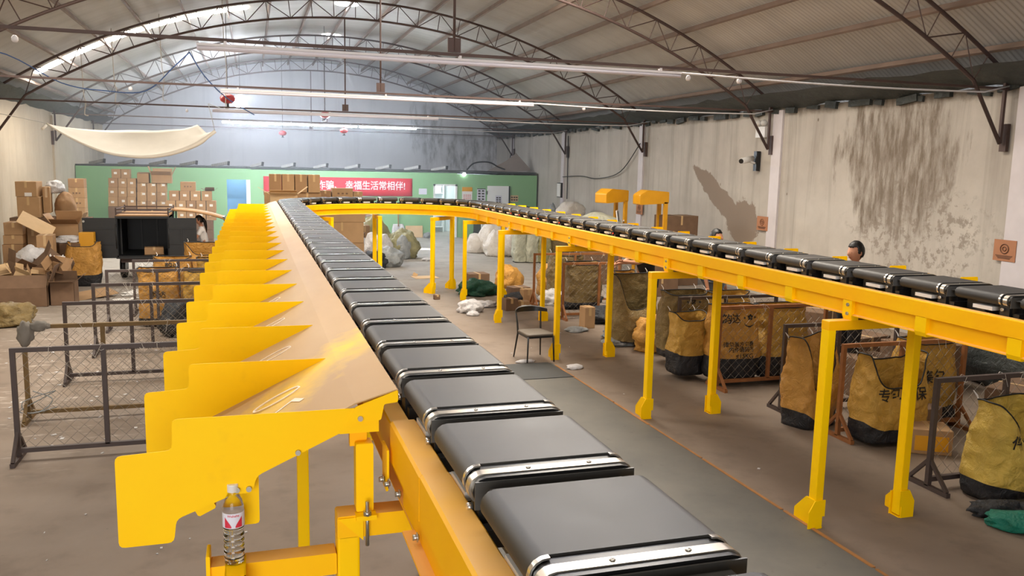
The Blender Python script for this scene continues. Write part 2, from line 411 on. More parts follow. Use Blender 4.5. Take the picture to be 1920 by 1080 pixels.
# ------------------------------------------------------------------ building helpers
class MB:
    """collects shapes into one mesh"""
    def __init__(s): s.bm = bmesh.new()
    def quad(s, *v):
        return s.bm.faces.new([s.bm.verts.new(p) for p in v])
    def box(s, c, size, rot=None):
        r = bmesh.ops.create_cube(s.bm, size=1.0)
        m = Matrix.Translation(Vector(c))
        if rot is not None: m = m @ (rot.to_4x4() if hasattr(rot, 'to_4x4') else Matrix.Rotation(rot, 4, 'Z'))
        m = m @ Matrix.Diagonal((*size, 1))
        bmesh.ops.transform(s.bm, matrix=m, verts=r['verts'])
        return s
    def span(s, x0, x1, y0, y1, z0, z1):
        return s.box(((x0 + x1) / 2, (y0 + y1) / 2, (z0 + z1) / 2), (abs(x1 - x0), abs(y1 - y0), abs(z1 - z0)))
    def bar(s, p, q, w, h, up=(0, 0, 1)):
        p, q = Vector(p), Vector(q); d = q - p; L = d.length
        if L < 1e-6: return s
        y = d.normalized(); u = Vector(up)
        if abs(y.dot(u)) > 0.98: u = Vector((0, 1, 0))
        x = y.cross(u).normalized(); z = x.cross(y)
        m = Matrix((x, y, z)).transposed().to_4x4(); m.translation = (p + q) / 2
        r = bmesh.ops.create_cube(s.bm, size=1.0)
        bmesh.ops.transform(s.bm, matrix=m @ Matrix.Diagonal((w, L, h, 1)), verts=r['verts'])
        return s
    def tube(s, pts, r, seg=6, closed=False, cap=True):
        pts = [Vector(p) for p in pts]; n = len(pts); rings = []
        rad = r if isinstance(r, (list, tuple)) else [r] * n
        prev = None
        for i in range(n):
            a = pts[(i - 1) % n] if (closed or i > 0) else pts[i]
            b = pts[(i + 1) % n] if (closed or i < n - 1) else pts[i]
            d = (b - a)
            if d.length < 1e-9: d = Vector((0, 0, 1))
            d.normalize()
            if prev is None:
                u = Vector((0, 0, 1)) if abs(d.z) < 0.9 else Vector((1, 0, 0))
                x = d.cross(u).normalized()
            else:
                x = prev - d * prev.dot(d)
                x = x.normalized() if x.length > 1e-6 else d.orthogonal().normalized()
            prev = x; y = d.cross(x)
            rings.append([s.bm.verts.new(pts[i] + (x * math.cos(2 * PI * k / seg) + y * math.sin(2 * PI * k / seg)) * rad[i]) for k in range(seg)])
        m = n if closed else n - 1
        for i in range(m):
            A, B = rings[i], rings[(i + 1) % n]
            for k in range(seg):
                f = s.bm.faces.new((A[k], A[(k + 1) % seg], B[(k + 1) % seg], B[k])); f.smooth = seg > 4
        if cap and not closed:
            s.bm.faces.new(list(reversed(rings[0]))); s.bm.faces.new(rings[-1])
        return s
    def cyl(s, p, q, r, seg=12): return s.tube([p, q], r, seg)
    def prism(s, poly, a0, a1, axis='Y', smooth=False):
        """poly: 2D outline; axis Y -> (x, z) swept in y; axis X -> (y, z) swept in x; axis Z -> (x, y) swept in z"""
        def P(u, v, a):
            return {'Y': (u, a, v), 'X': (a, u, v), 'Z': (u, v, a)}[axis]
        A = [s.bm.verts.new(P(u, v, a0)) for u, v in poly]; B = [s.bm.verts.new(P(u, v, a1)) for u, v in poly]
        n = len(poly)
        for i in range(n):
            f = s.bm.faces.new((A[i], A[(i + 1) % n], B[(i + 1) % n], B[i])); f.smooth = smooth
        s.bm.faces.new(list(reversed(A))); s.bm.faces.new(B)
        return s
    def sweep(s, path, prof):
        """path: list of (point, right-vector); prof: closed list of (offset to the right, z)"""
        rings = [[s.bm.verts.new(p + r * o + Vector((0, 0, z))) for o, z in prof] for p, r in path]
        n = len(prof)
        for A, B in zip(rings, rings[1:]):
            for k in range(n):
                s.bm.faces.new((A[k], A[(k + 1) % n], B[(k + 1) % n], B[k]))
        s.bm.faces.new(list(reversed(rings[0]))); s.bm.faces.new(rings[-1])
        return s
    def lathe(s, prof, c=(0, 0, 0), seg=24, smooth=True):
        c = Vector(c); rings = []
        for r, z in prof:
            rings.append([s.bm.verts.new(c + Vector((r * math.cos(2 * PI * k / seg), r * math.sin(2 * PI * k / seg), z))) for k in range(seg)])
        for A, B in zip(rings, rings[1:]):
            for k in range(seg):
                f = s.bm.faces.new((A[k], A[(k + 1) % seg], B[(k + 1) % seg], B[k])); f.smooth = smooth
        if prof[0][0] > 1e-6: s.bm.faces.new(list(reversed(rings[0])))
        if prof[-1][0] > 1e-6: s.bm.faces.new(rings[-1])
        return s
    def ball(s, c, r, sub=3, sc=(1, 1, 1), fn=None):
        res = bmesh.ops.create_icosphere(s.bm, subdivisions=sub, radius=1.0)
        for v in res['verts']:
            p = v.co.copy()
            if fn: p = fn(p)
            v.co = Vector((c[0] + p.x * r * sc[0], c[1] + p.y * r * sc[1], c[2] + p.z * r * sc[2]))
        for f in s.bm.faces: f.smooth = True
        return s
    def grid(s, fn, nu, nv, closed_u=False):
        """fn(i, j) -> point"""
        V = [[s.bm.verts.new(fn(i, j)) for j in range(nv + 1)] for i in range(nu if closed_u else nu + 1)]
        for i in range(nu):
            A = V[i]; B = V[(i + 1) % len(V)] if closed_u else V[i + 1]
            for j in range(nv):
                f = s.bm.faces.new((A[j], B[j], B[j + 1], A[j + 1])); f.smooth = True
        return s
    def mesh(s, name, sharp=None, normals=True):
        if normals: bmesh.ops.recalc_face_normals(s.bm, faces=s.bm.faces)
        me = bpy.data.meshes.new(name); s.bm.to_mesh(me); s.bm.free()
        if sharp is not None:
            for f in me.polygons: f.use_smooth = True
            me.set_sharp_from_angle(angle=math.radians(sharp))
        return me
    def obj(s, name, mat, parent=None, sharp=None, loc=None, normals=True):
        me = s.mesh(name, sharp, normals)
        return link(name, me, mat, parent, loc)

def link(name, me, mat, parent=None, loc=None):
    o = bpy.data.objects.new(name, me); COL.objects.link(o)
    if mat is not None: me.materials.append(MAT[mat] if isinstance(mat, str) else mat)
    if loc is not None: o.location = loc
    if parent is not None: o.parent = parent
    return o

def tag(o, label, cat, group=None, kind=None):
    o['label'] = label; o['category'] = cat
    if group: o['group'] = group
    if kind: o['kind'] = kind
    return o
def thing(name, label, cat, loc=(0, 0, 0), rotz=0.0, group=None):
    o = bpy.data.objects.new(name, None); COL.objects.link(o)
    o.empty_display_size = 0.1
    o.location = loc; o.rotation_euler = (0, 0, rotz)
    return tag(o, label, cat, group)
def struct(o):
    o['kind'] = 'structure'; return o
def dup(root, loc, rotz, label, group=None):
    r = root.copy(); COL.objects.link(r); r.location = loc; r.rotation_euler = (0, 0, rotz); r['label'] = label
    if group: r['group'] = group
    for ch in list(root.children):
        c = ch.copy(); COL.objects.link(c); c.parent = r
        for g in list(ch.children):
            d = g.copy(); COL.objects.link(d); d.parent = c
    return r
ORD = ['first', 'second', 'third', 'fourth', 'fifth', 'sixth', 'seventh', 'eighth', 'ninth', 'tenth', 'eleventh', 'twelfth', 'thirteenth',
       'fourteenth', 'fifteenth', 'sixteenth', 'seventeenth', 'eighteenth', 'nineteenth', 'twentieth']
def ordinal(k):
    if k < 20: return ORD[k]
    tens = {20: 'twenty', 30: 'thirty', 40: 'forty'}
    t, u = (k + 1) // 10 * 10, (k + 1) % 10
    if u == 0: return {30: 'thirtieth', 40: 'fortieth'}[t]
    return tens[t] + '-' + ORD[u - 1]

def text_mesh(body, size, align='CENTER', extrude=0.0):
    """lettering as flat mesh in the XY plane"""
    cu = bpy.data.curves.new('lettering', 'FONT'); cu.body = body; cu.size = size
    cu.align_x = align; cu.align_y = 'CENTER'; cu.resolution_u = 3; cu.offset = size * 0.012; cu.extrude = extrude
    o = bpy.data.objects.new('lettering_curve', cu); COL.objects.link(o)
    dg = bpy.context.evaluated_depsgraph_get()
    me = bpy.data.meshes.new_from_object(o.evaluated_get(dg))
    bpy.data.objects.remove(o); bpy.data.curves.remove(cu)
    me.materials.clear()
    return me
def lettering(body, size, mat, parent, loc, name='lettering', rot=(PI / 2, 0, 0), scale=(1, 1, 1)):
    me = text_mesh(body, size)
    o = link(name, me, mat, parent, loc); o.rotation_euler = rot; o.scale = scale
    return o

# ------------------------------------------------------------------ the hall
XL, XR, YB, YF, ZE = -5.85, 11.2, -6.0, 38.5, 4.2
XC, ZC, R_TOP, R_BOT, R_SHEET = 2.68, -7.7, 14.7, 14.25, 14.92
struct(MB().span(XL - 0.3, XR + 0.3, YB - 4, YF + 0.3, -0.2, 0.0).obj('floor', 'floor'))
def arc_z(x, r): return ZC + math.sqrt(r * r - (x - XC) ** 2)
struct(MB().span(XL - 0.25, XL, YB, YF, 0, ZE + 0.1).obj('wall_left', 'wall_left'))
struct(MB().span(XR, XR + 0.25, YB, YF, 0, ZE + 0.02).obj('wall_right', 'wall_right'))
def gable(y0, y1, hole=None):
    xs = [XL - 0.2 + (XR - XL + 0.4) * i / 40 for i in range(41)]
    m = MB()
    if hole is None:
        poly = [(x, arc_z(x, R_SHEET - 0.03)) for x in xs] + [(XR + 0.2, 0), (XL - 0.2, 0)]
        m.prism(poly, y0, y1)
    else:
        h0, h1, hz = hole
        poly = [(x, arc_z(x, R_SHEET - 0.03)) for x in xs] + [(XR + 0.2, hz), (XL - 0.2, hz)]
        m.prism(poly, y0, y1)
        m.span(XL - 0.2, h0, y0, y1, 0, hz); m.span(h1, XR + 0.2, y0, y1, 0, hz)
    return m
struct(gable(YF, YF + 0.25).obj('wall_far', 'wall_far'))
struct(gable(YB - 0.25, YB, (-5.5, 2.5, 4.5)).obj('wall_back', 'wall_left'))

def roof_mesh(y0, y1, pitch, amp):
    m = MB(); na = 44
    a0 = math.asin((XL - 0.45 - XC) / R_SHEET); a1 = math.asin((XR + 0.45 - XC) / R_SHEET)
    n = int(round((y1 - y0) / pitch)) * 4 if amp else 8
    def fn(i, j):
        a = a0 + (a1 - a0) * i / na
        y = y0 + (y1 - y0) * j / n
        r = R_SHEET + (amp * (0, 0.8, 1.0, 0.8)[j % 4] if amp else 0)
        return (XC + r * math.sin(a), y, ZC + r * math.cos(a))
    return m.grid(fn, na, n)
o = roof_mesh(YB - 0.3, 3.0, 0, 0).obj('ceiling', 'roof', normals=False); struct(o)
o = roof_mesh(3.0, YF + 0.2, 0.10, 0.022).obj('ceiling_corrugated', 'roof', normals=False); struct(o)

def skylight(name, y0, y1, x0, x1, mat):
    m = MB(); na = 16; r = R_SHEET - 0.015
    a0 = math.asin((x0 - XC) / r); a1 = math.asin((x1 - XC) / r)
    m.grid(lambda i, j: (XC + r * math.sin(a0 + (a1 - a0) * i / na), y0 + (y1 - y0) * j, ZC + r * math.cos(a0 + (a1 - a0) * i / na)), na, 1)
    return struct(m.obj(name, 'skylight_' + mat, normals=False))
skylight('window_1', 24.3, 24.8, -5.2, 0.0, 'clear')
skylight('unseen_skylight_2', 12.0, 13.6, -5.4, -0.4, 'dusty')  # unseen strip added to light the left wall
skylight('window_3', 6.0, 7.6, -5.4, 1.0, 'low_glow')
skylight('window_4', 8.2, 9.6, 2.2, 8.0, 'low_glow')
skylight('unseen_panel_5', 9.4, 15.6, 3.6, 7.0, 'high_glow')  # unseen panel added and shaped so the near belts reflect it
skylight('unseen_panel_6', 16.4, 18.6, 3.6, 6.2, 'high_glow')  # unseen panel added to extend the bright reflection on the belts
skylight('window_7', 1.0, 2.6, -4.0, 8.5, 'low_glow')

# pilasters and eave tarpaulin
for i, (y, w) in enumerate(((9.75, 0.55), (16.12, 0.34), (22.9, 0.3), (29.5, 0.3), (35.9, 0.3))):
    struct(MB().span(XR - 0.05, XR + 0.01, y - w / 2, y + w / 2, 0, ZE - 0.02).obj('column_%d' % (i + 1), 'pillar_white'))
for i, y in enumerate((16.3, 22.8, 29.2)):
    struct(MB().span(XL - 0.01, XL + 0.06, y - 0.2, y + 0.2, 0, ZE - 0.1).obj('column_%d' % (i + 6), 'wall_left'))
def eave(name, x0, x1):
    m = MB(); rnd = random.Random(3)
    ys = [i * 0.5 - 6 for i in range(90)]
    rows = [[Vector((x0 + (x1 - x0) * t + rnd.uniform(-0.03, 0.03), y, ZE + 0.02 + (0.36 - 0.1 * t) * t + rnd.uniform(-0.035, 0.035))) for y in ys] for t in (0, 0.35, 0.7, 1.0)]
    m.grid(lambda i, j: rows[i][j], 3, len(ys) - 1)
    o = m.obj(name, 'dark_tarp', normals=False); struct(o)
eave('trim_1', XR - 0.02, XR - 0.75)
eave('trim_2', XL + 0.02, XL + 0.5)
# crumbled top course of the right wall
m = MB(); rnd = random.Random(5)
y = 2.0
while y < 38:
    w = rnd.uniform(0.15, 0.6)
    m.box((XR - 0.02, y, ZE - rnd.uniform(0.0, 0.06)), (rnd.uniform(0.06, 0.16), w, rnd.uniform(0.06, 0.14)), Matrix.Rotation(rnd.uniform(-0.15, 0.15), 3, 'X'))
    y += w * 1.3 + rnd.uniform(0, 0.25)
struct(m.obj('trim_3', 'dark_tarp'))

# ------------------------------------------------------------------ trusses and purlins
def truss():
    t = thing('roof_truss', 'brown arched steel roof truss', 'roof truss', (0, 0, 0), 0, 'arched roof trusses')
    a_end = math.asin((XR - 0.1 - XC) / R_TOP)
    N = 68
    top = [Vector((XC + R_TOP * math.sin(-a_end + 2 * a_end * i / N), 0, ZC + R_TOP * math.cos(-a_end + 2 * a_end * i / N))) for i in range(N + 1)]
    b_end = math.asin(7.75 / R_BOT)
    bot = [Vector((XC + R_BOT * math.sin(-b_end + 2 * b_end * i / 56), 0, ZC + R_BOT * math.cos(-b_end + 2 * b_end * i / 56))) for i in range(57)]
    MB().tube(top, 0.03, 6).obj('top_chord', 'truss', t)
    lo_l, lo_r = Vector((XL + 0.12, 0, 3.33)), Vector((XR - 0.14, 0, 3.33))
    MB().tube([lo_l] + bot + [lo_r], 0.03, 6).obj('bottom_chord', 'truss', t)
    w = MB(); n = 30
    for i in range(n):
        a = -b_end + 2 * b_end * i / n; b = -b_end + 2 * b_end * (i + 1) / n; c = (a + b) / 2
        def P(r, q): return Vector((XC + r * math.sin(q), 0, ZC + r * math.cos(q)))
        k = i % 2 == 0
        if k:
            w.tube([P(R_BOT, a), P(R_TOP, b)], 0.011, 4, cap=False)
            w.tube([P(R_TOP, b), P(R_BOT, b + (b - a))], 0.011, 4, cap=False)
            w.tube([P(R_TOP, b), P(R_BOT, b)], 0.010, 4, cap=False)
        else:
            w.tube([P(R_TOP, a + (b - a)), P(R_BOT, b)], 0.010, 4, cap=False)
    w.obj('web', 'truss', t)
    MB().bar((XL + 0.05, 0, 4.16), (XR - 0.05, 0, 4.16), 0.032, 0.036).obj('tie_rod', 'truss', t)
    MB().tube([(2.4, 0, 4.2), (2.4, 0, arc_z(2.4, R_BOT))], 0.018, 6).box((2.4, 0, 4.27), (0.16, 0.03, 0.17)).obj('hanger', 'truss', t)
    for sx, lo in ((-1, lo_l), (1, lo_r)):
        MB().bar(lo, (lo.x, 0, 4.25), 0.045, 0.045).bar((lo.x, 0, 4.12), (lo.x + 0.05 * sx, 0, 4.3), 0.04, 0.04).box((lo.x + 0.09 * sx, 0, 3.42), (0.06, 0.12, 0.42)).obj('wall_bracket', 'truss', t)
    return t
TY = [4.0, 10.2, 16.3, 22.6, 29.0, 35.6]
proto = truss()
tl = ['brown arched steel truss closest to the gate, above the near end of the sorter',
      'brown arched truss with the longest unlit white tube, by the nearest brown wall notice',
      'brown arched truss with its right foot beside the security camera and emergency lamp',
      'brown arched truss just in front of the bright roof skylight strip',
      'brown arched truss whose tie carries the lit tube lights',
      'brown arched truss against the far gable wall behind the lit tubes']
for i, y in enumerate(TY):
    if i == 0: proto.location = (0, y, 0); proto['label'] = tl[0]
    else: dup(proto, (0, y, 0), 0, tl[i])
pa = 0.0718
kmax = 8
for k in range(-kmax, kmax + 1):
    a = k * pa
    if abs(14.79 * math.sin(a)) > 8.35: continue
    c = Vector((XC + 14.80 * math.sin(a), 0, ZC + 14.80 * math.cos(a)))
    rot = Matrix.Rotation(a, 3, 'Y')
    o = MB().box((0, 16.2, 0), (0.05, 44.4, 0.1), None).obj('purlin', 'purlin')
    o.location = c; o.rotation_euler = (0, a, 0)
    tag(o, 'rusty roof purlin under the corrugated sheets, %s from the left wall' % ordinal(k + kmax), 'purlin', 'roof purlins')

# ------------------------------------------------------------------ tube lights on the ties
def tube_light(x0, x1, y, z, lit, label, slope=0.0):
    t = thing('tube_light', label, 'tube light', ((x0 + x1) / 2, y, z), 0, 'tube lights along the truss ties')
    L = (x1 - x0) / 2
    MB().tube([(-L, 0, 0), (L, 0, 0)], 0.026, 8).obj('tube', ('tube_off', 'tube_lit', 'tube_soft')[int(lit)], t)
    MB().box((0, 0, 0.038), (2 * L, 0.05, 0.03)).obj('housing', 'pvc', t)
    for k in range(3): MB().box(((k - 1) * L * 0.9, 0, 0.066), (0.03, 0.06, 0.04)).obj('clip', 'pvc', t)
tube_light(-0.55, 5.5, 4.0, 4.062, 2, 'added unseen tube light on the tie above the near end of the sorter')  # lit tube out of view, added to brighten the near belts
tube_light(-0.55, 5.5, 10.2, 4.062, False, 'long unlit white tube on the tie nearest the camera')
tube_light(-0.5, 5.5, 16.3, 4.062, False, 'unlit white tube on the second tie, under the square hanger plate')
tube_light(-0.9, 4.9, 22.6, 4.062, False, 'unlit white tube just in front of the glowing tubes')
tube_light(-0.86, 3.46, 29.0, 4.07, True, 'longer of the two glowing tube lights before the far wall')
tube_light(3.56, 5.5, 29.0, 4.07, True, 'shorter glowing tube light, right of the longer one')
for y, xa, lab in ((10.2, 5.5, 'white conduit on the tie nearest the camera, running to the right wall'), (16.3, 5.5, 'white conduit on the second tie, running to the right wall'),
                   (22.6, 4.9, 'white conduit right of the unlit tube before the glowing tubes'), (29.0, 5.5, 'white conduit right of the glowing tubes')):
    pts = [(xa + (XR - 0.1 - xa) * k / 12, y - 0.03, 4.10 - 0.04 * math.sin(k / 12 * PI) + (0.10 if k == 12 else 0)) for k in range(13)]
    tag(MB().tube(pts, 0.014, 6).obj('conduit', 'pvc'), lab, 'conduit', 'white conduits')
for x, y, lab in ((5.62, 10.2, 'white sensor clamp at the right end of the nearest tube'), (6.4, 10.2, 'white smoke detector hanging from the nearest conduit'), (6.6, 16.3, 'clear bulb hanging from the second conduit'),
                  (-2.35, 10.2, 'white smoke detector on the left part of the nearest tie'), (-2.0, 16.3, 'clear bulb on the left part of the second tie'), (-1.5, 22.6, 'clear bulb on the left part of the third tie')):
    o = MB().lathe([(0.0, 0.05), (0.014, 0.05), (0.032, 0.03), (0.035, 0.0), (0.024, -0.02), (0, -0.025)], (0, 0, 0), 12).obj('ceiling_sensor', 'pvc', None, None, (x, y, 4.03))
    tag(o, lab, 'sensor', 'small white fixtures on the ties')

# red extinguisher globes and the bright high-bay lamp
def globe(loc, top, r, label):
    t = thing('fire_extinguisher_globe', label, 'fire extinguisher', loc, 0, 'hanging red extinguisher globes')
    MB().lathe([(0, 0.62 * r), (0.35 * r, 0.6 * r), (0.75 * r, 0.42 * r), (r, 0.02), (0.92 * r, -0.3 * r), (0.55 * r, -0.58 * r), (0.15 * r, -0.66 * r), (0, -0.66 * r)], (0, 0, 0), 24).obj('shell', 'red_plastic', t)
    MB().cyl((0, 0, 0.6 * r), (0, 0, top - loc[2]), 0.008, 6).obj('hanging_rod', 'black', t)
    MB().cyl((0, 0, -0.62 * r), (0, 0, -1.05 * r), 0.03, 8).box((0, 0, -1.1 * r), (0.1, 0.1, 0.02)).obj('valve', 'black', t)
globe((-0.55, 23.6, 4.45), arc_z(-0.55, 14.88), 0.20, 'large red hanging extinguisher globe beside the bright round lamp')
globe((2.34, 28.2, 4.38), arc_z(2.34, 14.88), 0.17, 'red hanging extinguisher globe just above the glowing tubes')
globe((3.03, 29.03, 3.92), 4.15, 0.13, 'small red extinguisher globe just below the glowing tubes')
globe((1.2, 34.0, 3.95), arc_z(1.2, 14.88), 0.15, 'smallest red hanging globe in front of the far wall, lowest of all')
t = thing('high_bay_lamp', 'glaring round white lamp hanging beside the red extinguisher globe', 'lamp', (-0.34, 33.0, 5.02), 0)
MB().ball((0, 0, 0), 0.25, 3, (1.05, 1, 0.95)).obj('bulb', 'lamp_lit', t)
MB().cyl((0, 0, 0.18), (0, 0, 0.42), 0.09, 12).obj('cap', 'black', t)
MB().cyl((0, 0, 0.4), (0, 0, arc_z(-0.34, 14.88) - 5.02), 0.008, 6).obj('cord', 'black', t)
# round roof openings with daylight in them, each throwing a spot of light on the floor
for i, (x, y, fx, fy, pw, lab) in enumerate(((2.75, 30.2, 5.58, 27.71, 20000, 'bright round roof light further back, near the far truss'),
                                             (2.64, 24.3, 5.42, 20.2, 6000, 'bright round roof light nearer, at the top edge of the photo'))):
    z = arc_z(x, R_SHEET) - 0.03
    o = MB().lathe([(0, 0), (0.30, 0), (0.32, 0.02)], (0, 0, 0), 24).obj('roof_light', 'roof_light', None, None, (x, y, z))
    o.scale = (1.0, 0.8, 1)
    tag(o, lab, 'skylight', 'round roof lights')
    d = bpy.data.lights.new('sunbeam', 'SPOT'); d.energy = pw; d.spot_size = math.radians(4.2 if i == 0 else 2.2); d.spot_blend = 0.4; d.shadow_soft_size = 0.02; d.color = (1, 0.97, 0.92)
    lo = bpy.data.objects.new('sunbeam', d); COL.objects.link(lo); lo.location = (x, y, z - 0.1)
    lo.rotation_euler = (Vector((fx, fy, 0)) - lo.location).to_track_quat('-Z', 'Y').to_euler()

# ------------------------------------------------------------------ cables and cords
def cord(name, pts, r, mat, label, cat, group=None):
    P = [Vector(p) for p in pts]; out = []
    for i in range(len(P) - 1):
        a = P[max(i - 1, 0)]; b = P[i]; c = P[i + 1]; d = P[min(i + 2, len(P) - 1)]
        for k in range(6):
            s = k / 6
            out.append(0.5 * ((2 * b) + (c - a) * s + (2 * a - 5 * b + 4 * c - d) * s * s + (3 * b - a - 3 * c + d) * s ** 3))
    out.append(P[-1])
    return tag(MB().tube(out, r, 5).obj(name, mat), label, cat, group)
cord('cable', [(-5.6, 16.3, 4.45), (-4.4, 17.5, 4.7), (-3.6, 19, 4.3), (-2.9, 19.5, 4.22), (-2.1, 19.5, 4.25), (-1.5, 19.2, 4.75), (-1.2, 19.5, 5.1)], 0.012, 'blue_cable', 'blue cable drooping below the left roof near the skylight strip', 'cable')
cord('cable', [(-1.2, 19.5, 5.1), (-0.95, 20.5, 4.7), (-0.5, 21.5, 4.3), (0.1, 22.5, 4.0)], 0.014, 'blue_cable', 'thinner blue cable hanging down towards the bright round lamp', 'cable')
for i, (x, y, z0, z1, lab) in enumerate(((-3.2, 23, 4.75, 4.2, 'pale cord end hanging left below the skylight strip'), (-2.1, 23, 5.2, 4.35, 'pale looped cord hanging below the middle of the skylight strip'),
                                         (-0.6, 22.6, 5.7, 4.2, 'pale cord hanging beside the left end of the unlit tubes'), (-3.9, 23, 4.4, 3.9, 'short pale cord nearest the left wall'))):
    cord('cord', [(x, y, arc_z(x, 14.88)), (x + 0.02, y, z0), (x + 0.06, y, z0 * 0.6 + z1 * 0.4), (x + 0.02, y, z1), (x + 0.1, y, z1 - 0.05)], 0.012, 'rope', lab, 'cord', 'loose cords below the roof')
cord('cable', [(11.1, 35.9, 3.4), (10.6, 34.5, 3.0), (10.2, 33.2, 2.70), (9.6, 32.6, 2.8), (9.1, 32.4, 3.0), (8.5, 32.4, 2.95), (8.2, 32.4, 2.68)], 0.03, 'black', 'black cable looping over the right end of the green partition', 'cable')
cord('cable', [(11.12, 22.9, 3.6), (11.1, 24.2, 2.75), (11.1, 26.0, 2.5), (11.1, 27.5, 2.56), (11.1, 29.3, 2.5)], 0.015, 'black', 'thin black cable drooping along the right wall past the green partition', 'cable')
cord('cable', [(11.12, 28.9, 4.0), (11.14, 28.9, 2.2), (11.1, 28.8, 1.7)], 0.02, 'black', 'black cable running down the far part of the right wall', 'cable')
t = thing('wall_meter', 'pale grey meter box on the far right wall', 'meter box', (XR - 0.06, 29.6, 2.0), 0)
MB().box((0, 0, 0), (0.12, 0.42, 0.55)).obj('case', 'black', t); MB().box((-0.065, 0, 0), (0.02, 0.36, 0.49)).obj('cover', 'paper', t)

# emergency lamp and security camera on the right wall
t = thing('emergency_lamp', 'white twin-head emergency lamp on the right wall', 'lamp', (XR - 0.1, 16.62, 3.72), 0)
MB().box((0, 0, 0), (0.1, 0.36, 0.24)).obj('case', 'white_plastic', t)
for s in (-1, 1):
    MB().ball((-0.03, 0.1 * s, 0.2), 0.075, 2).obj('lamp_head', 'white_plastic', t)
t = thing('security_camera', 'white security camera on the right wall below the emergency lamp', 'security camera', (XR - 0.12, 16.75, 3.12), 0)
MB().cyl((-0.05, 0.1, 0), (-0.42, -0.05, -0.06), 0.07, 12).obj('body', 'white_plastic', t)
MB().cyl((-0.42, -0.05, -0.06), (-0.44, -0.06, -0.063), 0.055, 12).obj('lens', 'black_plastic', t)
MB().box((0.05, 0.05, -0.05), (0.1, 0.12, 0.45)).obj('mount', 'black', t)
MB().bar((0, 0.05, -0.1), (-0.2, 0.02, -0.05), 0.04, 0.04).obj('arm', 'white_plastic', t)

# cardboard notices on the right wall
def notice(y, z, w, h, label, plate=False):
    t = thing('wall_notice', label, 'notice', (XR - 0.055, y, z), 0, 'brown notices on the right wall')
    MB().box((0, 0, 0), (0.012, w, h)).obj('sheet', 'notice', t)
    m = MB(); m.tube([(-0.012, 0.22 * h * math.cos(a * PI / 10), 0.08 * h + 0.22 * h * math.sin(a * PI / 10)) for a in range(20)], 0.008, 4, True)
    m.tube([(-0.012, 0.1 * h * math.cos(a * PI / 4), 0.08 * h + 0.1 * h * math.sin(a * PI / 4)) for a in range(8)], 0.007, 4, True)
    for k in range(3): m.box((-0.012, 0, -0.24 * h - k * 0.06 * h), (0.004, w * (0.75 - 0.1 * k), 0.012))
    m.obj('emblem', 'notice_ink', t)
MAT['notice'] = plain('notice_sheet', '#b07a58', 0.75, 0, 0.12)
MAT['notice_ink'] = plain('notice_ink', '#74503c', 0.8, 0, 0.1)
MAT['notice_pink'] = plain('notice_pink', '#c98a6c', 0.75, 0, 0.1)
notice(9.98, 1.69, 0.40, 0.33, 'brown notice with a round emblem, nearest the camera on the right wall')
notice(16.45, 1.66, 0.42, 0.32, 'brown notice on the white pillar of the right wall')
notice(22.82, 1.66, 0.42, 0.34, 'brown notice furthest down the right wall, behind the yellow scanners')

# dusty haze in the lamp light over the far half of the hall
hz = bpy.data.materials.new('haze'); hz.use_nodes = True
hz.node_tree.nodes.clear()
_o = hz.node_tree.nodes.new('ShaderNodeOutputMaterial'); _v = hz.node_tree.nodes.new('ShaderNodeVolumeScatter')
_v.inputs['Color'].default_value = (0.86, 0.92, 1.0, 1); _v.inputs['Density'].default_value = 0.017; _v.inputs['Anisotropy'].default_value = 0.25
hz.node_tree.links.new(_v.outputs[0], _o.inputs['Volume'])
MAT['haze'] = hz
HAZE = MB().span(XL + 0.01, XR - 0.01, 23.0, YF - 0.02, 0.01, 7.15).obj('haze', 'haze')
tag(HAZE, 'thin bluish dusty haze hanging in the far half of the hall', 'haze', None, 'stuff')

# ------------------------------------------------------------------ green partition, offices behind, banner and posters
MAT['board_grey'] = plain('weathered_board', '#9a8f88', 0.8, 0, 0.15)
PY = 32.3
m = MB()
def wallpiece(x0, x1, z0, z1): m.span(x0, x1, PY, PY + 0.1, z0, z1)
wallpiece(XL + 0.02, -0.87, 0, 2.56); wallpiece(-0.87, -0.05, 2.16, 2.56); wallpiece(-0.05, 6.82, 0, 2.54)
wallpiece(6.82, 7.78, 2.1, 2.54); wallpiece(7.78, 11.12, 0, 2.5)
struct(m.obj('wall_partition', 'green_wall'))
def frame(x0, x1, zt, name):
    m = MB(); w = 0.07
    m.span(x0, x0 + w, PY - 0.03, PY + 0.13, 0, zt); m.span(x1 - w, x1, PY - 0.03, PY + 0.13, 0, zt); m.span(x0, x1, PY - 0.03, PY + 0.13, zt - w, zt)
    struct(m.obj(name, 'door_white'))
frame(6.82, 7.78, 2.1, 'door_2')
m = MB(); m.span(-0.19, -0.05, PY - 0.02, PY + 0.12, 0, 2.16); struct(m.obj('door_1', 'door_white'))
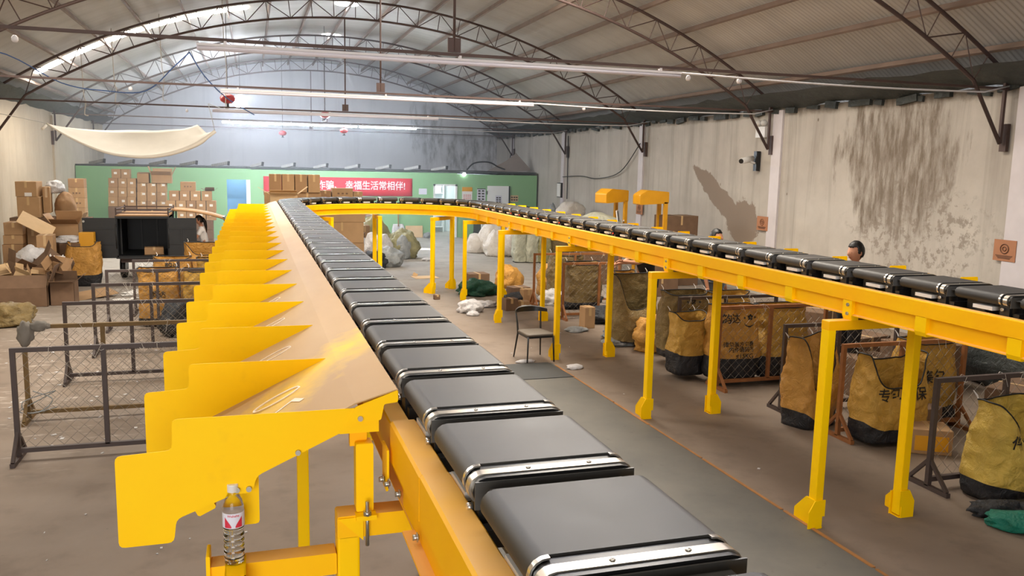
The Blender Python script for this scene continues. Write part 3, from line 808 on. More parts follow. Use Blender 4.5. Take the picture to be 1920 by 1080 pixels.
# rooms behind the doorways
struct(MB().span(-1.6, 0.6, 33.6, 33.7, 0, 2.5).obj('wall_blue_office', 'blue_wall'))
struct(MB().span(5.6, 9.2, 35.3, 35.4, 0, 2.5).obj('wall_bright_office', 'lit_wall'))
struct(MB().span(5.55, 5.65, PY + 0.1, 35.4, 0, 2.5).span(9.2, 9.3, PY + 0.1, 35.4, 0, 2.5).obj('wall_office_sides', 'lit_wall'))
struct(MB().span(-1.7, -1.6, PY + 0.1, 33.7, 0, 2.5).span(0.6, 0.7, PY + 0.1, 33.7, 0, 2.5).obj('wall_blue_sides', 'blue_wall'))
struct(MB().span(XL + 0.02, 11.1, PY + 0.02, YF, 2.56, 2.62).obj('ceiling_offices', 'dark_tarp'))
for name, loc, e, c in (('office_lamp_light', (7.3, 33.9, 2.3), 120, (0.9, 0.97, 1.0)), ('blue_office_light', (-0.5, 32.9, 2.35), 26, (0.85, 0.93, 1.0))):
    d = bpy.data.lights.new(name, 'POINT'); d.energy = e; d.shadow_soft_size = 0.15; d.color = c
    lo = bpy.data.objects.new(name, d); COL.objects.link(lo); lo.location = loc
t = thing('office_shelf', 'white shelf cabinet seen through the bright office doorway', 'cabinet', (7.25, 35.1, 0), 0)
m = MB()
m.span(-0.6, -0.56, -0.15, 0.15, 0, 2.2); m.span(0.56, 0.6, -0.15, 0.15, 0, 2.2)
m.obj('side_panel', 'door_white', t)
for k in range(5): MB().span(-0.56, 0.56, -0.15, 0.15, 0.2 + 0.48 * k, 0.235 + 0.48 * k).obj('shelf', 'door_white', t)
for i, (x, z, w, h, c, lab) in enumerate(((-0.3, 1.675, 0.4, 0.3, 'teal', 'blue-grey file box on the left of the office shelf'), (0.25, 1.675, 0.45, 0.34, 'paper', 'white carton on the right of the office shelf'), (0.1, 2.155, 0.3, 0.2, 'label_red', 'small dark red box on the top of the office shelf'), (0.38, 2.155, 0.2, 0.22, 'yellow_box', 'small yellow box on the top of the office shelf'))):
    tag(MB().box((0, 0, h / 2), (w, 0.2, h)).obj('file_box', c, None, None, (7.25 + x, 35.05, z)), lab, 'box', 'boxes on the office shelf')

# roof ribs lying on the offices, their ends poking over the partition
ribs = (-5.0, -4.05, -3.0, -1.95, -0.85, 0.35, 1.5, 2.7, 3.9, 5.1, 6.25, 7.35)
for i, x in enumerate(ribs):
    t = thing('roof_rib', 'dark grey pipe end poking over the green partition, %s from the left wall' % ordinal(i), 'pipe', (x, PY + 0.25, 2.62), 0, 'pipe ends over the partition')
    MB().bar((-0.35 - 0.2 * (i < 5), 0.9, 0.02), (0.05, 0, 0.14), 0.10, 0.10).obj('pipe', 'roof', t)
    MB().bar((0.05, -0.02, 0.05), (0.07, -0.03, 0.20), 0.08, 0.06).obj('end_cap', 'black', t)
o = MB().prism([(-0.9, 0.0), (-0.1, 0.42), (0.35, 0.75), (1.0, 0.05), (0.2, -0.02)], 0, 0.02).obj('loose_board', 'board_grey', None, None, (10.05, PY + 0.5, 2.65))
o.rotation_euler = (-0.12, 0, 0)
tag(o, 'loose brown board lying on top of the green partition in the right corner', 'board')
o = MB().ball((0, 0, 0), 0.075, 2).obj('bulb', 'small_bulb', None, None, (8.05, PY - 0.06, 2.50)); tag(o, 'small lit bulb on the top edge of the green partition', 'lamp')

# banner

t = thing('banner', 'red cloth banner with white characters on the green partition', 'banner', (3.2, PY - 0.02, 1.955), 0)
m = MB()
m.grid(lambda i, j: (-2.78 + 5.56 * i / 40, -0.012 * math.sin(i * 0.9) - 0.01, 0.345 - 0.69 * j / 3), 40, 3)
bo = m.obj('cloth', 'red_banner', t, normals=False)
bo.modifiers.new('thickness', 'SOLIDIFY').thickness = 0.006
lettering('谨防诈骗、 幸福生活常相伴!', 0.36, 'banner_white', t, (0.51, -0.045, 0.03), scale=(0.885, 1, 1))

def poster(name, x0, x1, z0, z1, mat, label, cat='poster'):
    t = thing(name, label, cat, ((x0 + x1) / 2, PY - 0.012, (z0 + z1) / 2), 0, None)
    w, h = x1 - x0, z1 - z0
    MB().box((0, 0, 0), (w, 0.012, h)).obj('sheet', mat, t)
    return t, w, h
poster('paper_notice', 6.24, 6.56, 1.69, 1.92, 'lilac_paper', 'blank white paper left of the bright office doorway', 'paper')
t, w, h = poster('poster', 7.98, 8.40, 1.40, 2.0, 'paper', 'white poster with an orange heading right of the bright doorway')
MB().box((0, -0.008, h * 0.36), (w, 0.004, h * 0.28)).obj('heading', 'yellow_box', t)
m = MB()
for k in range(3):
    for q in range(4): m.box((-0.12 + 0.08 * q, -0.008, -0.02 - 0.07 * k), (0.05, 0.004, 0.03))
m.obj('print', 'label_red', t)
t, w, h = poster('poster', 8.6, 8.95, 1.42, 1.95, 'lilac_paper', 'grey printed sheet between the orange-headed poster and the white board')
m = MB()
for k in range(4):
    for q in range(2): m.box((-0.08 + 0.15 * q, -0.008, 0.17 - 0.11 * k), (0.1, 0.004, 0.06))
m.span(-w / 2, w / 2, -0.011, -0.006, h / 2 - 0.03, h / 2)
m.obj('print', 'ink', t)
t = thing('white_board', 'large white board with a black right edge on the green partition', 'board', (9.47, PY - 0.025, 1.63), 0)
MB().box((0, 0, 0), (0.9, 0.03, 0.86)).obj('panel', 'door_white', t)
MB().box((0.47, -0.01, -0.02), (0.05, 0.05, 0.9)).obj('edge', 'black', t)
MB().box((-0.46, -0.01, 0.15), (0.03, 0.03, 0.14)).obj('hinge', 'black', t)
t, w, h = poster('poster', 9.36, 9.62, 1.26, 1.68, 'lilac_paper', 'small printed sheet stuck low on the white board')
t.location.y = PY - 0.05
m = MB()
for k in range(4):
    for q in range(2): m.box((-0.06 + 0.11 * q, -0.008, 0.12 - 0.085 * k), (0.08, 0.004, 0.05))
m.obj('print', 'ink', t)
t, w, h = poster('wall_sign', 10.0, 10.33, 1.43, 1.69, 'card_light', 'small yellow sign right of the white board', 'sign')
m = MB()
for k in range(2):
    for q in range(3): m.box((-0.1 + 0.1 * q, -0.008, 0.05 - 0.1 * k), (0.07, 0.004, 0.05))
m.obj('print', 'ink', t)

# ------------------------------------------------------------------ the sorting loop: track
SX_L, SX_R, Y_C, R_C = 0.69, 4.68, 16.8, 1.995
X_C = (SX_L + SX_R) / 2
def loop_path(y_start, y_end):
    P = []
    n = 24
    P.append((Vector((SX_L, y_start, 0)), Vector((1, 0, 0))))
    P.append((Vector((SX_L, Y_C, 0)), Vector((1, 0, 0))))
    for i in range(1, n):
        a = PI - PI * i / n
        P.append((Vector((X_C + R_C * math.cos(a), Y_C + R_C * math.sin(a), 0)), Vector((-math.cos(a), -math.sin(a), 0))))
    P.append((Vector((SX_R, Y_C, 0)), Vector((-1, 0, 0))))
    P.append((Vector((SX_R, y_end, 0)), Vector((-1, 0, 0))))
    return P
track = thing('sorting_track', 'yellow steel track of the sorting loop on tall legs', 'conveyor track', (SX_L, 2.62, 0))
def tpart(mb, name, mat, parent=None, **k):
    """part of the track: built in world coordinates, parented to the track root"""
    o = mb.obj(name, mat, None, **k)
    o.parent = parent or track
    o.matrix_parent_inverse = Matrix.Translation(-Vector((SX_L, 2.62, 0)))
    return o
def rail_profile(s):
    return [(s * a, z) for a, z in ((0.265, 1.945), (0.261, 1.952), (0.199, 1.952), (0.195, 1.945), (0.195, 1.722), (0.253, 1.722), (0.253, 1.728), (0.231, 1.735), (0.231, 1.842), (0.265, 1.842))]
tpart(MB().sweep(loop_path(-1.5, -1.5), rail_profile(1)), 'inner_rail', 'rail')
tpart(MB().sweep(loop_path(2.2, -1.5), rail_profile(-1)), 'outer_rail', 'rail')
tpart(MB().sweep(loop_path(-1.5, -1.5), [(0.06, 1.78), (-0.06, 1.78), (-0.06, 1.84), (0.06, 1.84)]), 'dark_gap_bar', 'black')  # black bar added so the gap under the belts reads dark
# cover beam of the near left end
cb = MB()
for y0, y1, zt in ((2.115, 2.61, 1.982), (-1.5, 2.107, 1.986)):
    cb.prism([(0.413, 1.850), (0.413, zt - 0.008), (0.421, zt), (0.492, zt), (0.498, zt - 0.006), (0.498, 1.850)], y0, y1)
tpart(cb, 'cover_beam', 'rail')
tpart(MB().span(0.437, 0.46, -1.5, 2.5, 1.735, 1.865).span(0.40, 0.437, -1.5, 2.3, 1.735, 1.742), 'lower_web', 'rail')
tpart(MB().prism([(2.56, 1.90), (2.66, 1.90), (2.66, 1.78), (2.64, 1.755), (2.58, 1.755), (2.56, 1.78)], 0.395, 0.402, 'X'), 'splice_plate', 'yellow')
for (x, y, z) in ((0.40, 2.53, 1.80), (0.43, 2.50, 1.775), (0.43, 2.2, 1.765), (0.393, 2.6, 1.79)):
    tpart(MB().cyl((x, y, z), (x - 0.018, y, z), 0.009, 8).cyl((x - 0.004, y, z), (x - 0.006, y, z), 0.015, 10), 'bolt', 'steel_bolt')
# stiffener brackets under the rails
def brackets(xs, s, ys):
    for y in ys:
        at_frame = abs(((y - 5.32) / 3.0) - round((y - 5.32) / 3.0)) < 0.02
        z0 = 1.685 if at_frame else 1.705
        b = MB().prism([(xs + s * 0.262, 1.839), (xs + s * 0.262, z0 + 0.03), (xs + s * 0.249, z0), (xs + s * 0.19, z0), (xs + s * 0.19, 1.839)], y - 0.05, y + 0.05)
        tpart(b, 'bracket', 'yellow')
        if at_frame and xs > 2:
            for dz in (0.05, 0.12):
                tpart(MB().cyl((xs + s * 0.257, y - 0.01, z0 + dz), (xs + s * 0.272, y - 0.01, z0 + dz), 0.014, 8), 'bolt', 'steel_bolt')
brackets(SX_R, -1, [2.32 + 0.75 * k for k in range(20)])
brackets(SX_L, 1, [5.32 + 1.5 * k for k in range(8)])
# support frames
def rounded(poly, r, n=4):
    out = []
    N = len(poly)
    for i in range(N):
        p, a, b = Vector(poly[i]), Vector(poly[i - 1]), Vector(poly[(i + 1) % N])
        rr = min(r, (a - p).length * 0.45, (b - p).length * 0.45)
        u = p + (a - p).normalized() * rr; v = p + (b - p).normalized() * rr
        for k in range(n + 1):
            t = k / n
            q = u * (1 - t) ** 2 + p * 2 * t * (1 - t) + v * t * t
            out.append((q.x, q.y))
    return out
frame_mesh = {}
def fm(key, fn):
    if key not in frame_mesh: frame_mesh[key] = fn()
    return frame_mesh[key]
LEG_W, LEG_D, HALF = 0.072, 0.088, 0.452
def leg_mesh(): return MB().prism(rounded([(-LEG_W / 2, -LEG_D / 2), (LEG_W / 2, -LEG_D / 2), (LEG_W / 2, LEG_D / 2), (-LEG_W / 2, LEG_D / 2)], 0.008, 2), 0.02, 1.612, 'Z').mesh('leg')
def foot_mesh(s):
    m = MB()
    m.prism(rounded([(-0.052, 0), (0.2, 0), (0.2, 0.09), (0.06, 0.235), (-0.052, 0.235)], 0.01, 2), s * (LEG_W / 2 + 0.002), s * (LEG_W / 2 + 0.010), 'X')
    m.prism([(s * -0.05, 0.10), (s * -0.05, 0.235), (s * 0.046, 0.235), (s * 0.10, 0.14), (s * 0.10, 0), (s * -0.028, 0), (s * -0.028, 0.10)], -0.058, -0.049, 'Y')
    m.prism([(s * -0.05, 0.0), (s * -0.05, 0.2), (s * 0.046, 0.2), (s * 0.046, 0)], 0.048, 0.056, 'Y')
    m.box((s * 0.01, 0.0, 0.004), (0.10, 0.10, 0.008))
    return m.mesh('foot')
def bar_mesh(): return MB().prism(rounded([(-HALF, 1.61), (HALF, 1.61), (HALF, 1.685), (-HALF, 1.685)], 0.008, 2), -LEG_D / 2, LEG_D / 2).mesh('crossbar')
def support(x, y, rot=0.0, left_leg=True):
    f = bpy.data.objects.new('support_frame', None); COL.objects.link(f)
    f.parent = track; f.location = (x - SX_L, y - 2.62, 0); f.rotation_euler = (0, 0, rot)
    for s in (-1, 1):
        if s == -1 and not left_leg: continue
        me = fm('leg', leg_mesh)
        link('leg', me, None if me.materials else 'yellow', f, (s * (HALF - LEG_W / 2), 0, 0))
        me = fm('foot%d' % s, lambda: foot_mesh(s))
        link('foot', me, None if me.materials else 'yellow', f, (s * (HALF - LEG_W / 2), 0, 0))
    me = fm('bar', bar_mesh)
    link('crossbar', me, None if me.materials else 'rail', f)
    return f
for y in (2.32, 5.32, 8.32, 11.32, 14.32, 16.95): support(SX_R, y)
for y in (-0.4, 2.62, 5.32, 8.32, 11.32, 14.32, 16.95): support(SX_L, y)
for a in (46, 90, 134):
    q = math.radians(a)
    support(X_C + R_C * math.cos(q), Y_C + R_C * math.sin(q), q)
# the stepped arm at the near left frame
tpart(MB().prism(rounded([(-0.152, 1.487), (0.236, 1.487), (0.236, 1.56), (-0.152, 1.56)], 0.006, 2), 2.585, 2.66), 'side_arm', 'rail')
tpart(MB().prism(rounded([(-0.162, 1.48), (-0.150, 1.48), (-0.150, 1.60), (-0.162, 1.60)], 0.003, 1), 2.575, 2.665), 'arm_end_plate', 'yellow')
tu = MB(); x0, x1, z0, z1 = -0.106, -0.044, 1.49, 1.563
tu.span(x0, x1, 2.50, 2.64, z1 - 0.005, z1).span(x0, x1, 2.50, 2.64, z0, z0 + 0.005).span(x0, x0 + 0.005, 2.50, 2.64, z0, z1).span(x1 - 0.005, x1, 2.50, 2.64, z0, z1)
tpart(tu, 'tube_stub', 'yellow')
tpart(MB().span(x0 + 0.006, x1 - 0.006, 2.56, 2.57, z0 + 0.006, z1 - 0.006), 'tube_inner_shade', 'black')  # black face standing in for the shade inside the hollow tube
tpart(MB().prism([(0.24, 1.68), (0.32, 1.68), (0.32, 1.60)], 2.570, 2.574), 'gusset', 'yellow')
tpart(MB().prism(rounded([(0.300, 1.69), (0.356, 1.69), (0.356, 1.918), (0.300, 1.918)], 0.006, 2), 2.59, 2.65), 'post', 'yellow')
tpart(MB().span(0.296, 0.362, 2.555, 2.60, 1.672, 1.688), 'post_foot', 'yellow')
tpart(MB().cyl((0.332, 2.562, 1.585), (0.332, 2.562, 1.735), 0.006, 8).cyl((0.332, 2.562, 1.688), (0.332, 2.562, 1.702), 0.014, 6), 'bolt', 'steel_bolt')

# ------------------------------------------------------------------ chutes along both runs
DIV = rounded([(-0.407, 1.648), (-0.407, 1.935), (-0.248, 1.942), (-0.246, 2.038), (0.362, 2.036), (0.372, 2.012), (-0.006, 1.838), (-0.020, 1.785), (-0.075, 1.785), (-0.243, 1.722), (-0.252, 1.648)], 0.018, 3)
DIV_TIP = rounded([(-0.407, 1.648), (-0.407, 1.935), (-0.248, 1.942), (-0.246, 1.985), (0.195, 1.995), (0.195, 2.102), (0.362, 2.102), (0.372, 2.012), (-0.006, 1.838), (-0.020, 1.785), (-0.075, 1.785), (-0.243, 1.722), (-0.252, 1.648)], 0.014, 3)
def chute_bank(name, label, x0, side, y0, n, dz, pitch=0.72, tips=False):
    t = thing(name, label, 'chute', (x0, y0, 0))
    L = pitch * (n - 1) + 0.12
    def X(x): return side * (x - 0.69)
    prof = [(0.437, 2.052), (0.437, 2.088), (0.434, 2.0905), (0.30, 2.052), (-0.245, 1.788), (-0.245, 1.785), (0.30, 2.048), (0.4335, 2.087), (0.4335, 2.052)]
    MB().prism([(X(a), b + dz) for a, b in prof], 0.0, L).obj('slide_plate', 'slide', t)
    me = MB().prism([(X(a), b + dz) for a, b in (DIV_TIP if tips else DIV)], -0.0015, 0.0015).mesh('divider')
    for k in range(n):
        link('divider', me, None if me.materials else 'yellow', t, (0, k * pitch, 0))
    for xs, zs in ((-0.165, 1.733), (0.15, 1.945)):
        qa, qb = math.cos(0.45), math.sin(0.45)
        MB().prism(rounded([(X(xs + a * qa - b * qb), zs + a * qb + b * qa + dz) for a, b in ((-0.03, -0.021), (0.03, -0.021), (0.03, 0.021), (-0.03, 0.021))], 0.005, 1), 0.05, L).obj('stringer', 'yellow', t)
    bm_ = MB()
    bm_.prism(rounded([(X(0.437), 2.088 + dz), (X(0.437), 2.048 + dz), (X(0.392), 2.044 + dz), (X(0.382), 1.992 + dz), (X(0.27), 1.985 + dz), (X(0.30), 2.04 + dz)], 0.006, 2), -0.004, 0.001)
    bm_.obj('end_bracket', 'yellow', t)
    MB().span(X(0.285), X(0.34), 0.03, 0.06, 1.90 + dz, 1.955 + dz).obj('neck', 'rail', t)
    MB().span(X(0.25), X(0.375), 0.0, 0.07, 1.953 + dz, 1.995 + dz).obj('mounting_block', 'yellow', t)
    MB().prism(rounded([(X(-0.085), 1.66 + dz), (X(-0.0), 1.66 + dz), (X(-0.0), 1.85 + dz), (X(-0.085), 1.80 + dz)], 0.012, 2), 0.05, 0.055).obj('hanger_plate', 'yellow', t)
    for a, b in ((0.315, 2.002), (0.12, 1.905), (-0.03, 1.800), (-0.065, 1.80)):
        MB().cyl((X(a), -0.012, b + dz), (X(a), 0.0, b + dz), 0.0085, 10).obj('screw', 'steel_bolt', t)
    return t
ch = chute_bank('chute_bank', 'yellow chute bank with upright divider plates along the left run of the sorter', SX_L, 1, 2.6, 20, 0.0)
chute_bank('chute_bank', 'chute bank behind the right run, only its yellow divider tips showing', SX_R, -1, -0.2, 24, -0.03, 0.72, True)
# chalk-like white marks on the first slides
def on_slide(x, y, lift=0.0015): return (x - SX_L, y - 2.6, 2.052 + 0.4844 * (x - 0.30) + lift)
MAT['mark'] = plain('white_mark', '#f4e4cc', 0.5, 0, 0.05)
for k in range(4):
    yc = 3.09 + 0.72 * k
    pts = [on_slide(0.07 + 0.082 * math.cos(a * PI / 12), yc + 0.04 * math.sin(a * PI / 12) + 0.012 * math.cos(a * PI / 12)) for a in range(24)]
    MB().tube(pts, 0.0048 if k == 0 else 0.0034, 4, True).obj('ring_mark', 'mark', ch)
m = MB()
m.bar(on_slide(0.152, 2.925), on_slide(0.122, 2.985), 0.022, 0.001, (-0.43, 0, 0.9)); m.bar(on_slide(0.128, 2.985), on_slide(0.05, 2.925), 0.010, 0.001, (-0.43, 0, 0.9))
m.obj('stroke_mark', 'mark', ch)

# ------------------------------------------------------------------ belt carriers
def stadium(hw, r, z, n=7):
    """outline of a flat belt wrapped round two noses; top at z"""
    out = []
    for k in range(n + 1):
        a = PI / 2 - PI * k / n
        out.append((hw - r + r * math.cos(a), z - r + r * math.sin(a)))
    for k in range(n + 1):
        a = -PI / 2 - PI * k / n
        out.append((-hw + r + r * math.cos(a), z - r + r * math.sin(a)))
    return out
def carrier():
    t = thing('belt_carrier', 'belt carrier', 'belt carrier', (0, 0, 0), 0, 'belt carriers of the sorting loop')
    MB().prism(stadium(0.213, 0.037, 0.0, 8), -0.10, 0.235).obj('belt', 'belt', t, sharp=40)
    MB().prism(stadium(0.209, 0.034, -0.005, 6), -0.182, -0.10).obj('side_plate', 'black_plastic', t, sharp=40)
    MB().prism(stadium(0.209, 0.034, -0.004, 6), 0.235, 0.245).obj('side_plate', 'black_plastic', t, sharp=40)
    tr = MB().prism(stadium(0.2145, 0.038, -0.002, 8), -0.164, -0.134).obj('edge_trim', 'alu', t, sharp=40)
    # bright caps round the two noses
    for s in (-1, 1):
        an = [PI / 2 + 0.12 - (PI + 0.1) * k / 8 for k in range(9)]
        arc = [(s * (0.176 + 0.0385 * math.cos(a)), -0.037 + 0.0385 * math.sin(a)) for a in an]
        inn = [(s * (0.176 + 0.034 * math.cos(a)), -0.037 + 0.034 * math.sin(a)) for a in an]
        MB().prism(arc + inn[::-1], -0.115, -0.101).obj('nose_cap', 'chrome', t, sharp=40)
    r = MB()
    for x in (-0.06, 0.10):
        r.lathe([(0, 0.003), (0.005, 0.002), (0.007, 0)], (x, -0.148, -0.001), 8)
    r.obj('rivet', 'chrome', t)
    MB().span(-0.17, 0.17, -0.236, -0.186, -0.036, -0.030).span(-0.205, 0.205, -0.19, -0.185, -0.08, -0.012).obj('gap_cover', 'grey_cover', t)
    MB().span(-0.12, 0.12, -0.2, 0.22, -0.17, -0.078).span(-0.19, -0.165, -0.17, -0.10, -0.20, -0.05).span(0.165, 0.19, -0.17, -0.10, -0.20, -0.05).span(-0.188, 0.188, -0.24, -0.2, -0.155, -0.11).obj('chassis', 'black', t)
    for s in (-1, 1):
        MB().box((s * 0.155, 0.03, -0.105), (0.075, 0.15, 0.024)).obj('drive_unit', 'white_plastic', t)
        MB().cyl((s * 0.195, -0.13, -0.095), (s * 0.21, -0.13, -0.095), 0.011, 8).obj('axle_bolt', 'chrome', t)
        MB().cyl((s * 0.155, 0.05, -0.155), (s * 0.188, 0.05, -0.155), 0.045, 12).obj('wheel', 'black_plastic', t)
    return t
cp = carrier()
Z_B = 2.085
first = True
def put(x, y, rz, label):
    global first
    if first:
        cp.location = (x, y, Z_B); cp.rotation_euler = (0, 0, rz); cp['label'] = label; first = False
        return cp
    return dup(cp, (x, y, Z_B), rz, label)
ys = [1.489 + 0.5 * k for k in range(-5, 31)]
for i, y in enumerate(ys):
    k = i - 4
    if k < 0: lab = 'black belt carrier of the left run below the bottom edge of the view'
    else: lab = '%s belt carrier of the left run, counted from the near end, %s' % (ordinal(k), 'dark belt' if k < 5 else 'black belt')
    put(SX_L, y, 0, lab)
for j in range(1, 13):
    s = (Y_C - 16.489) * -1 + 0.5206 * j
    a = PI - s / R_C
    put(X_C + R_C * math.cos(a), Y_C + R_C * math.sin(a), a - PI, '%s black belt carrier round the far bend, counted from the left run' % ordinal(j - 1))
ysr = [16.61 - 0.5 * j for j in range(37)]
red = (1, 4, 5, 7, 9, 13)
vis = [y for y in ysr if y > 3.5]
for j, y in enumerate(ysr):
    k = len(vis) - 1 - j
    lab = '%s black belt carrier of the right run, counted from the right edge of the photo' % ordinal(k) if k >= 0 else 'black belt carrier of the right run beyond the right edge of the photo'
    c = put(SX_R, y, 0, lab)
    if j in red:
        MB().ball((-0.192, -0.17, -0.10), 0.007, 1).obj('indicator_light', 'led_red', c)

# ------------------------------------------------------------------ water bottle
b = thing('water_bottle', 'clear water bottle with a red and white label on the yellow arm', 'bottle', (-0.078, 2.60, 1.5635), 0)
prof = [(0.0, 0.003), (0.024, 0.0), (0.030, 0.004)]
for k in range(26):
    z = 0.010 + 0.105 * k / 25
    prof.append((0.0315 - 0.0012 * (1 + math.cos(k * PI / 2.2)) , z))
prof += [(0.0322, 0.120), (0.0322, 0.172), (0.0318, 0.185), (0.0275, 0.203), (0.019, 0.220), (0.0145, 0.230), (0.0138, 0.238)]
MB().lathe(prof, (0, 0, 0), 36).obj('body', 'bottle', b)
wp = [(0, 0.006), (0.026, 0.005)] + [(r - 0.0018, z) for r, z in prof[3:] if z < 0.116] + [(0.0302, 0.118), (0, 0.118)]
MB().lathe(wp, (0, 0, 0), 36).obj('water', 'water', b)
MB().lathe([(0.0, 0.256), (0.0155, 0.256), (0.0165, 0.253), (0.0165, 0.232), (0.0, 0.232)], (0, 0, 0), 30, False).obj('cap', 'white_plastic', b)
MB().lathe([(0.0328, 0.122), (0.0331, 0.124), (0.0331, 0.168), (0.0328, 0.170)], (0, 0, 0), 36).obj('label', 'lilac_paper', b)
def wrap(poly, a0):
    m = MB()
    for s in (-1, 1):
        V = []
        N = 8
        rows = []
        for i in range(N + 1):
            u = i / N
            row = []
            for x, za, zb in (poly(u),):
                for z in (za, zb):
                    an = a0 + s * x / 0.0335
                    row.append(m.bm.verts.new((0.0337 * math.cos(an), 0.0337 * math.sin(an), z)))
            rows.append(row)
        for A, B in zip(rows, rows[1:]):
            m.bm.faces.new((A[0], B[0], B[1], A[1]))
    return m
wrap(lambda u: (0.006 + 0.022 * u, 0.124 + 0.001, 0.129 + 0.030 * u ** 0.8), -PI / 2).obj('label_emblem', 'label_red', b)
lm = text_mesh('Wahaha', 0.011)
for v in lm.vertices:
    an = -PI / 2 + v.co.x / 0.0335
    v.co = (0.0338 * math.cos(an), 0.0338 * math.sin(an), 0.163 + v.co.y)
link('label_text', lm, 'label_red', b)

# ------------------------------------------------------------------ walkway strip and floor things
def WX(y): return 1.7125 - 0.0165 * y
t = thing('walkway_strip', 'long grey painted walkway strip with an orange edge beside the right legs', 'floor strip', (2.5, 5, 0.0))
MB().prism([(-1.1, -7), (WX(-7), -7), (WX(6.1), 6.1), (-1.1, 6.1)], 0.0, 0.006, 'Z').obj('surface', 'mat_grey', t)
e = MB(); rnd = random.Random(4)
yy = -7.0
while yy < 5.95:
    y2 = min(yy + rnd.uniform(0.5, 1.4), 5.95)
    xa = WX(yy); xb = WX(y2)
    e.bar((xa + rnd.uniform(-.004, .004), yy, 0.006), (xb, y2 - 0.03, 0.006), rnd.uniform(0.02, 0.034), 0.012)
    yy = y2
e.obj('edge_strip', 'orange_edge', t)
o = MB().prism([(-0.55, -0.45), (0.5, -0.45), (0.44, 0.42), (-0.55, 0.42)], 0.006, 0.014, 'Z').obj('rubber_mat', 'mat_dark', None, None, (3.62, 10.68, 0))
tag(o, 'dark rubber mat at the far end of the grey walkway, before the chair', 'mat')

def chair():
    t = thing('dining_chair', 'black metal chair with a curved backrest and brown-grey padded seat', 'chair', (3.94, 11.36, 0), math.radians(6))
    t.scale = (1.0, 1.1, 1.05)
    seat = MB()
    seat.prism(rounded([(-0.215, -0.20), (0.215, -0.20), (0.195, 0.20), (-0.195, 0.20)], 0.05, 4), 0.37, 0.405, 'Z')
    so = seat.obj('seat', 'seat_pad', t); bv = so.modifiers.new('soft', 'BEVEL'); bv.width = 0.015; bv.segments = 3
    fr = MB()
    for a, b in (((-0.2, -0.185), (0.2, -0.185)), ((0.2, -0.185), (0.18, 0.18)), ((0.18, 0.18), (-0.18, 0.18)), ((-0.18, 0.18), (-0.2, -0.185))):
        fr.bar((*a, 0.36), (*b, 0.36), 0.022, 0.026)
    fr.obj('seat_frame', 'black', t)
    for s in (-1, 1):
        MB().tube([(s * 0.215, -0.20, 0.0), (s * 0.2, -0.185, 0.37)], [0.010, 0.015], 8).obj('leg', 'black', t)
        MB().tube([(s * 0.22, 0.24, 0.0), (s * 0.185, 0.185, 0.36), (s * 0.19, 0.20, 0.5), (s * 0.205, 0.235, 0.665)], [0.010, 0.015, 0.014, 0.012], 8).obj('leg', 'black', t)
    bk = MB(); n = 14
    rows = []
    for i in range(n + 1):
        u = -1 + 2 * i / n
        x = 0.255 * u; y = 0.255 - 0.13 * u * u * abs(u) + 0.01
        h = 0.024 + 0.020 * (1 - u * u); z = 0.675 + 0.012 * (1 - u * u)
        th = 0.017
        rows.append([bk.bm.verts.new((x, y + a * th, z + b * h)) for a, b in ((-1, -0.9), (0, -1), (1, -0.8), (1.2, 0.7), (0.3, 1), (-0.8, 0.8))])
    for A, B in zip(rows, rows[1:]):
        for k in range(6): bk.bm.faces.new((A[k], A[(k + 1) % 6], B[(k + 1) % 6], B[k]))
    bk.bm.faces.new(rows[0]); bk.bm.faces.new(rows[-1][::-1])
    bk.obj('backrest', 'black_plastic', t, sharp=60)
MAT['seat_pad'] = plain('seat_pad', '#6a6156', 0.55, 0, 0.15)
chair()

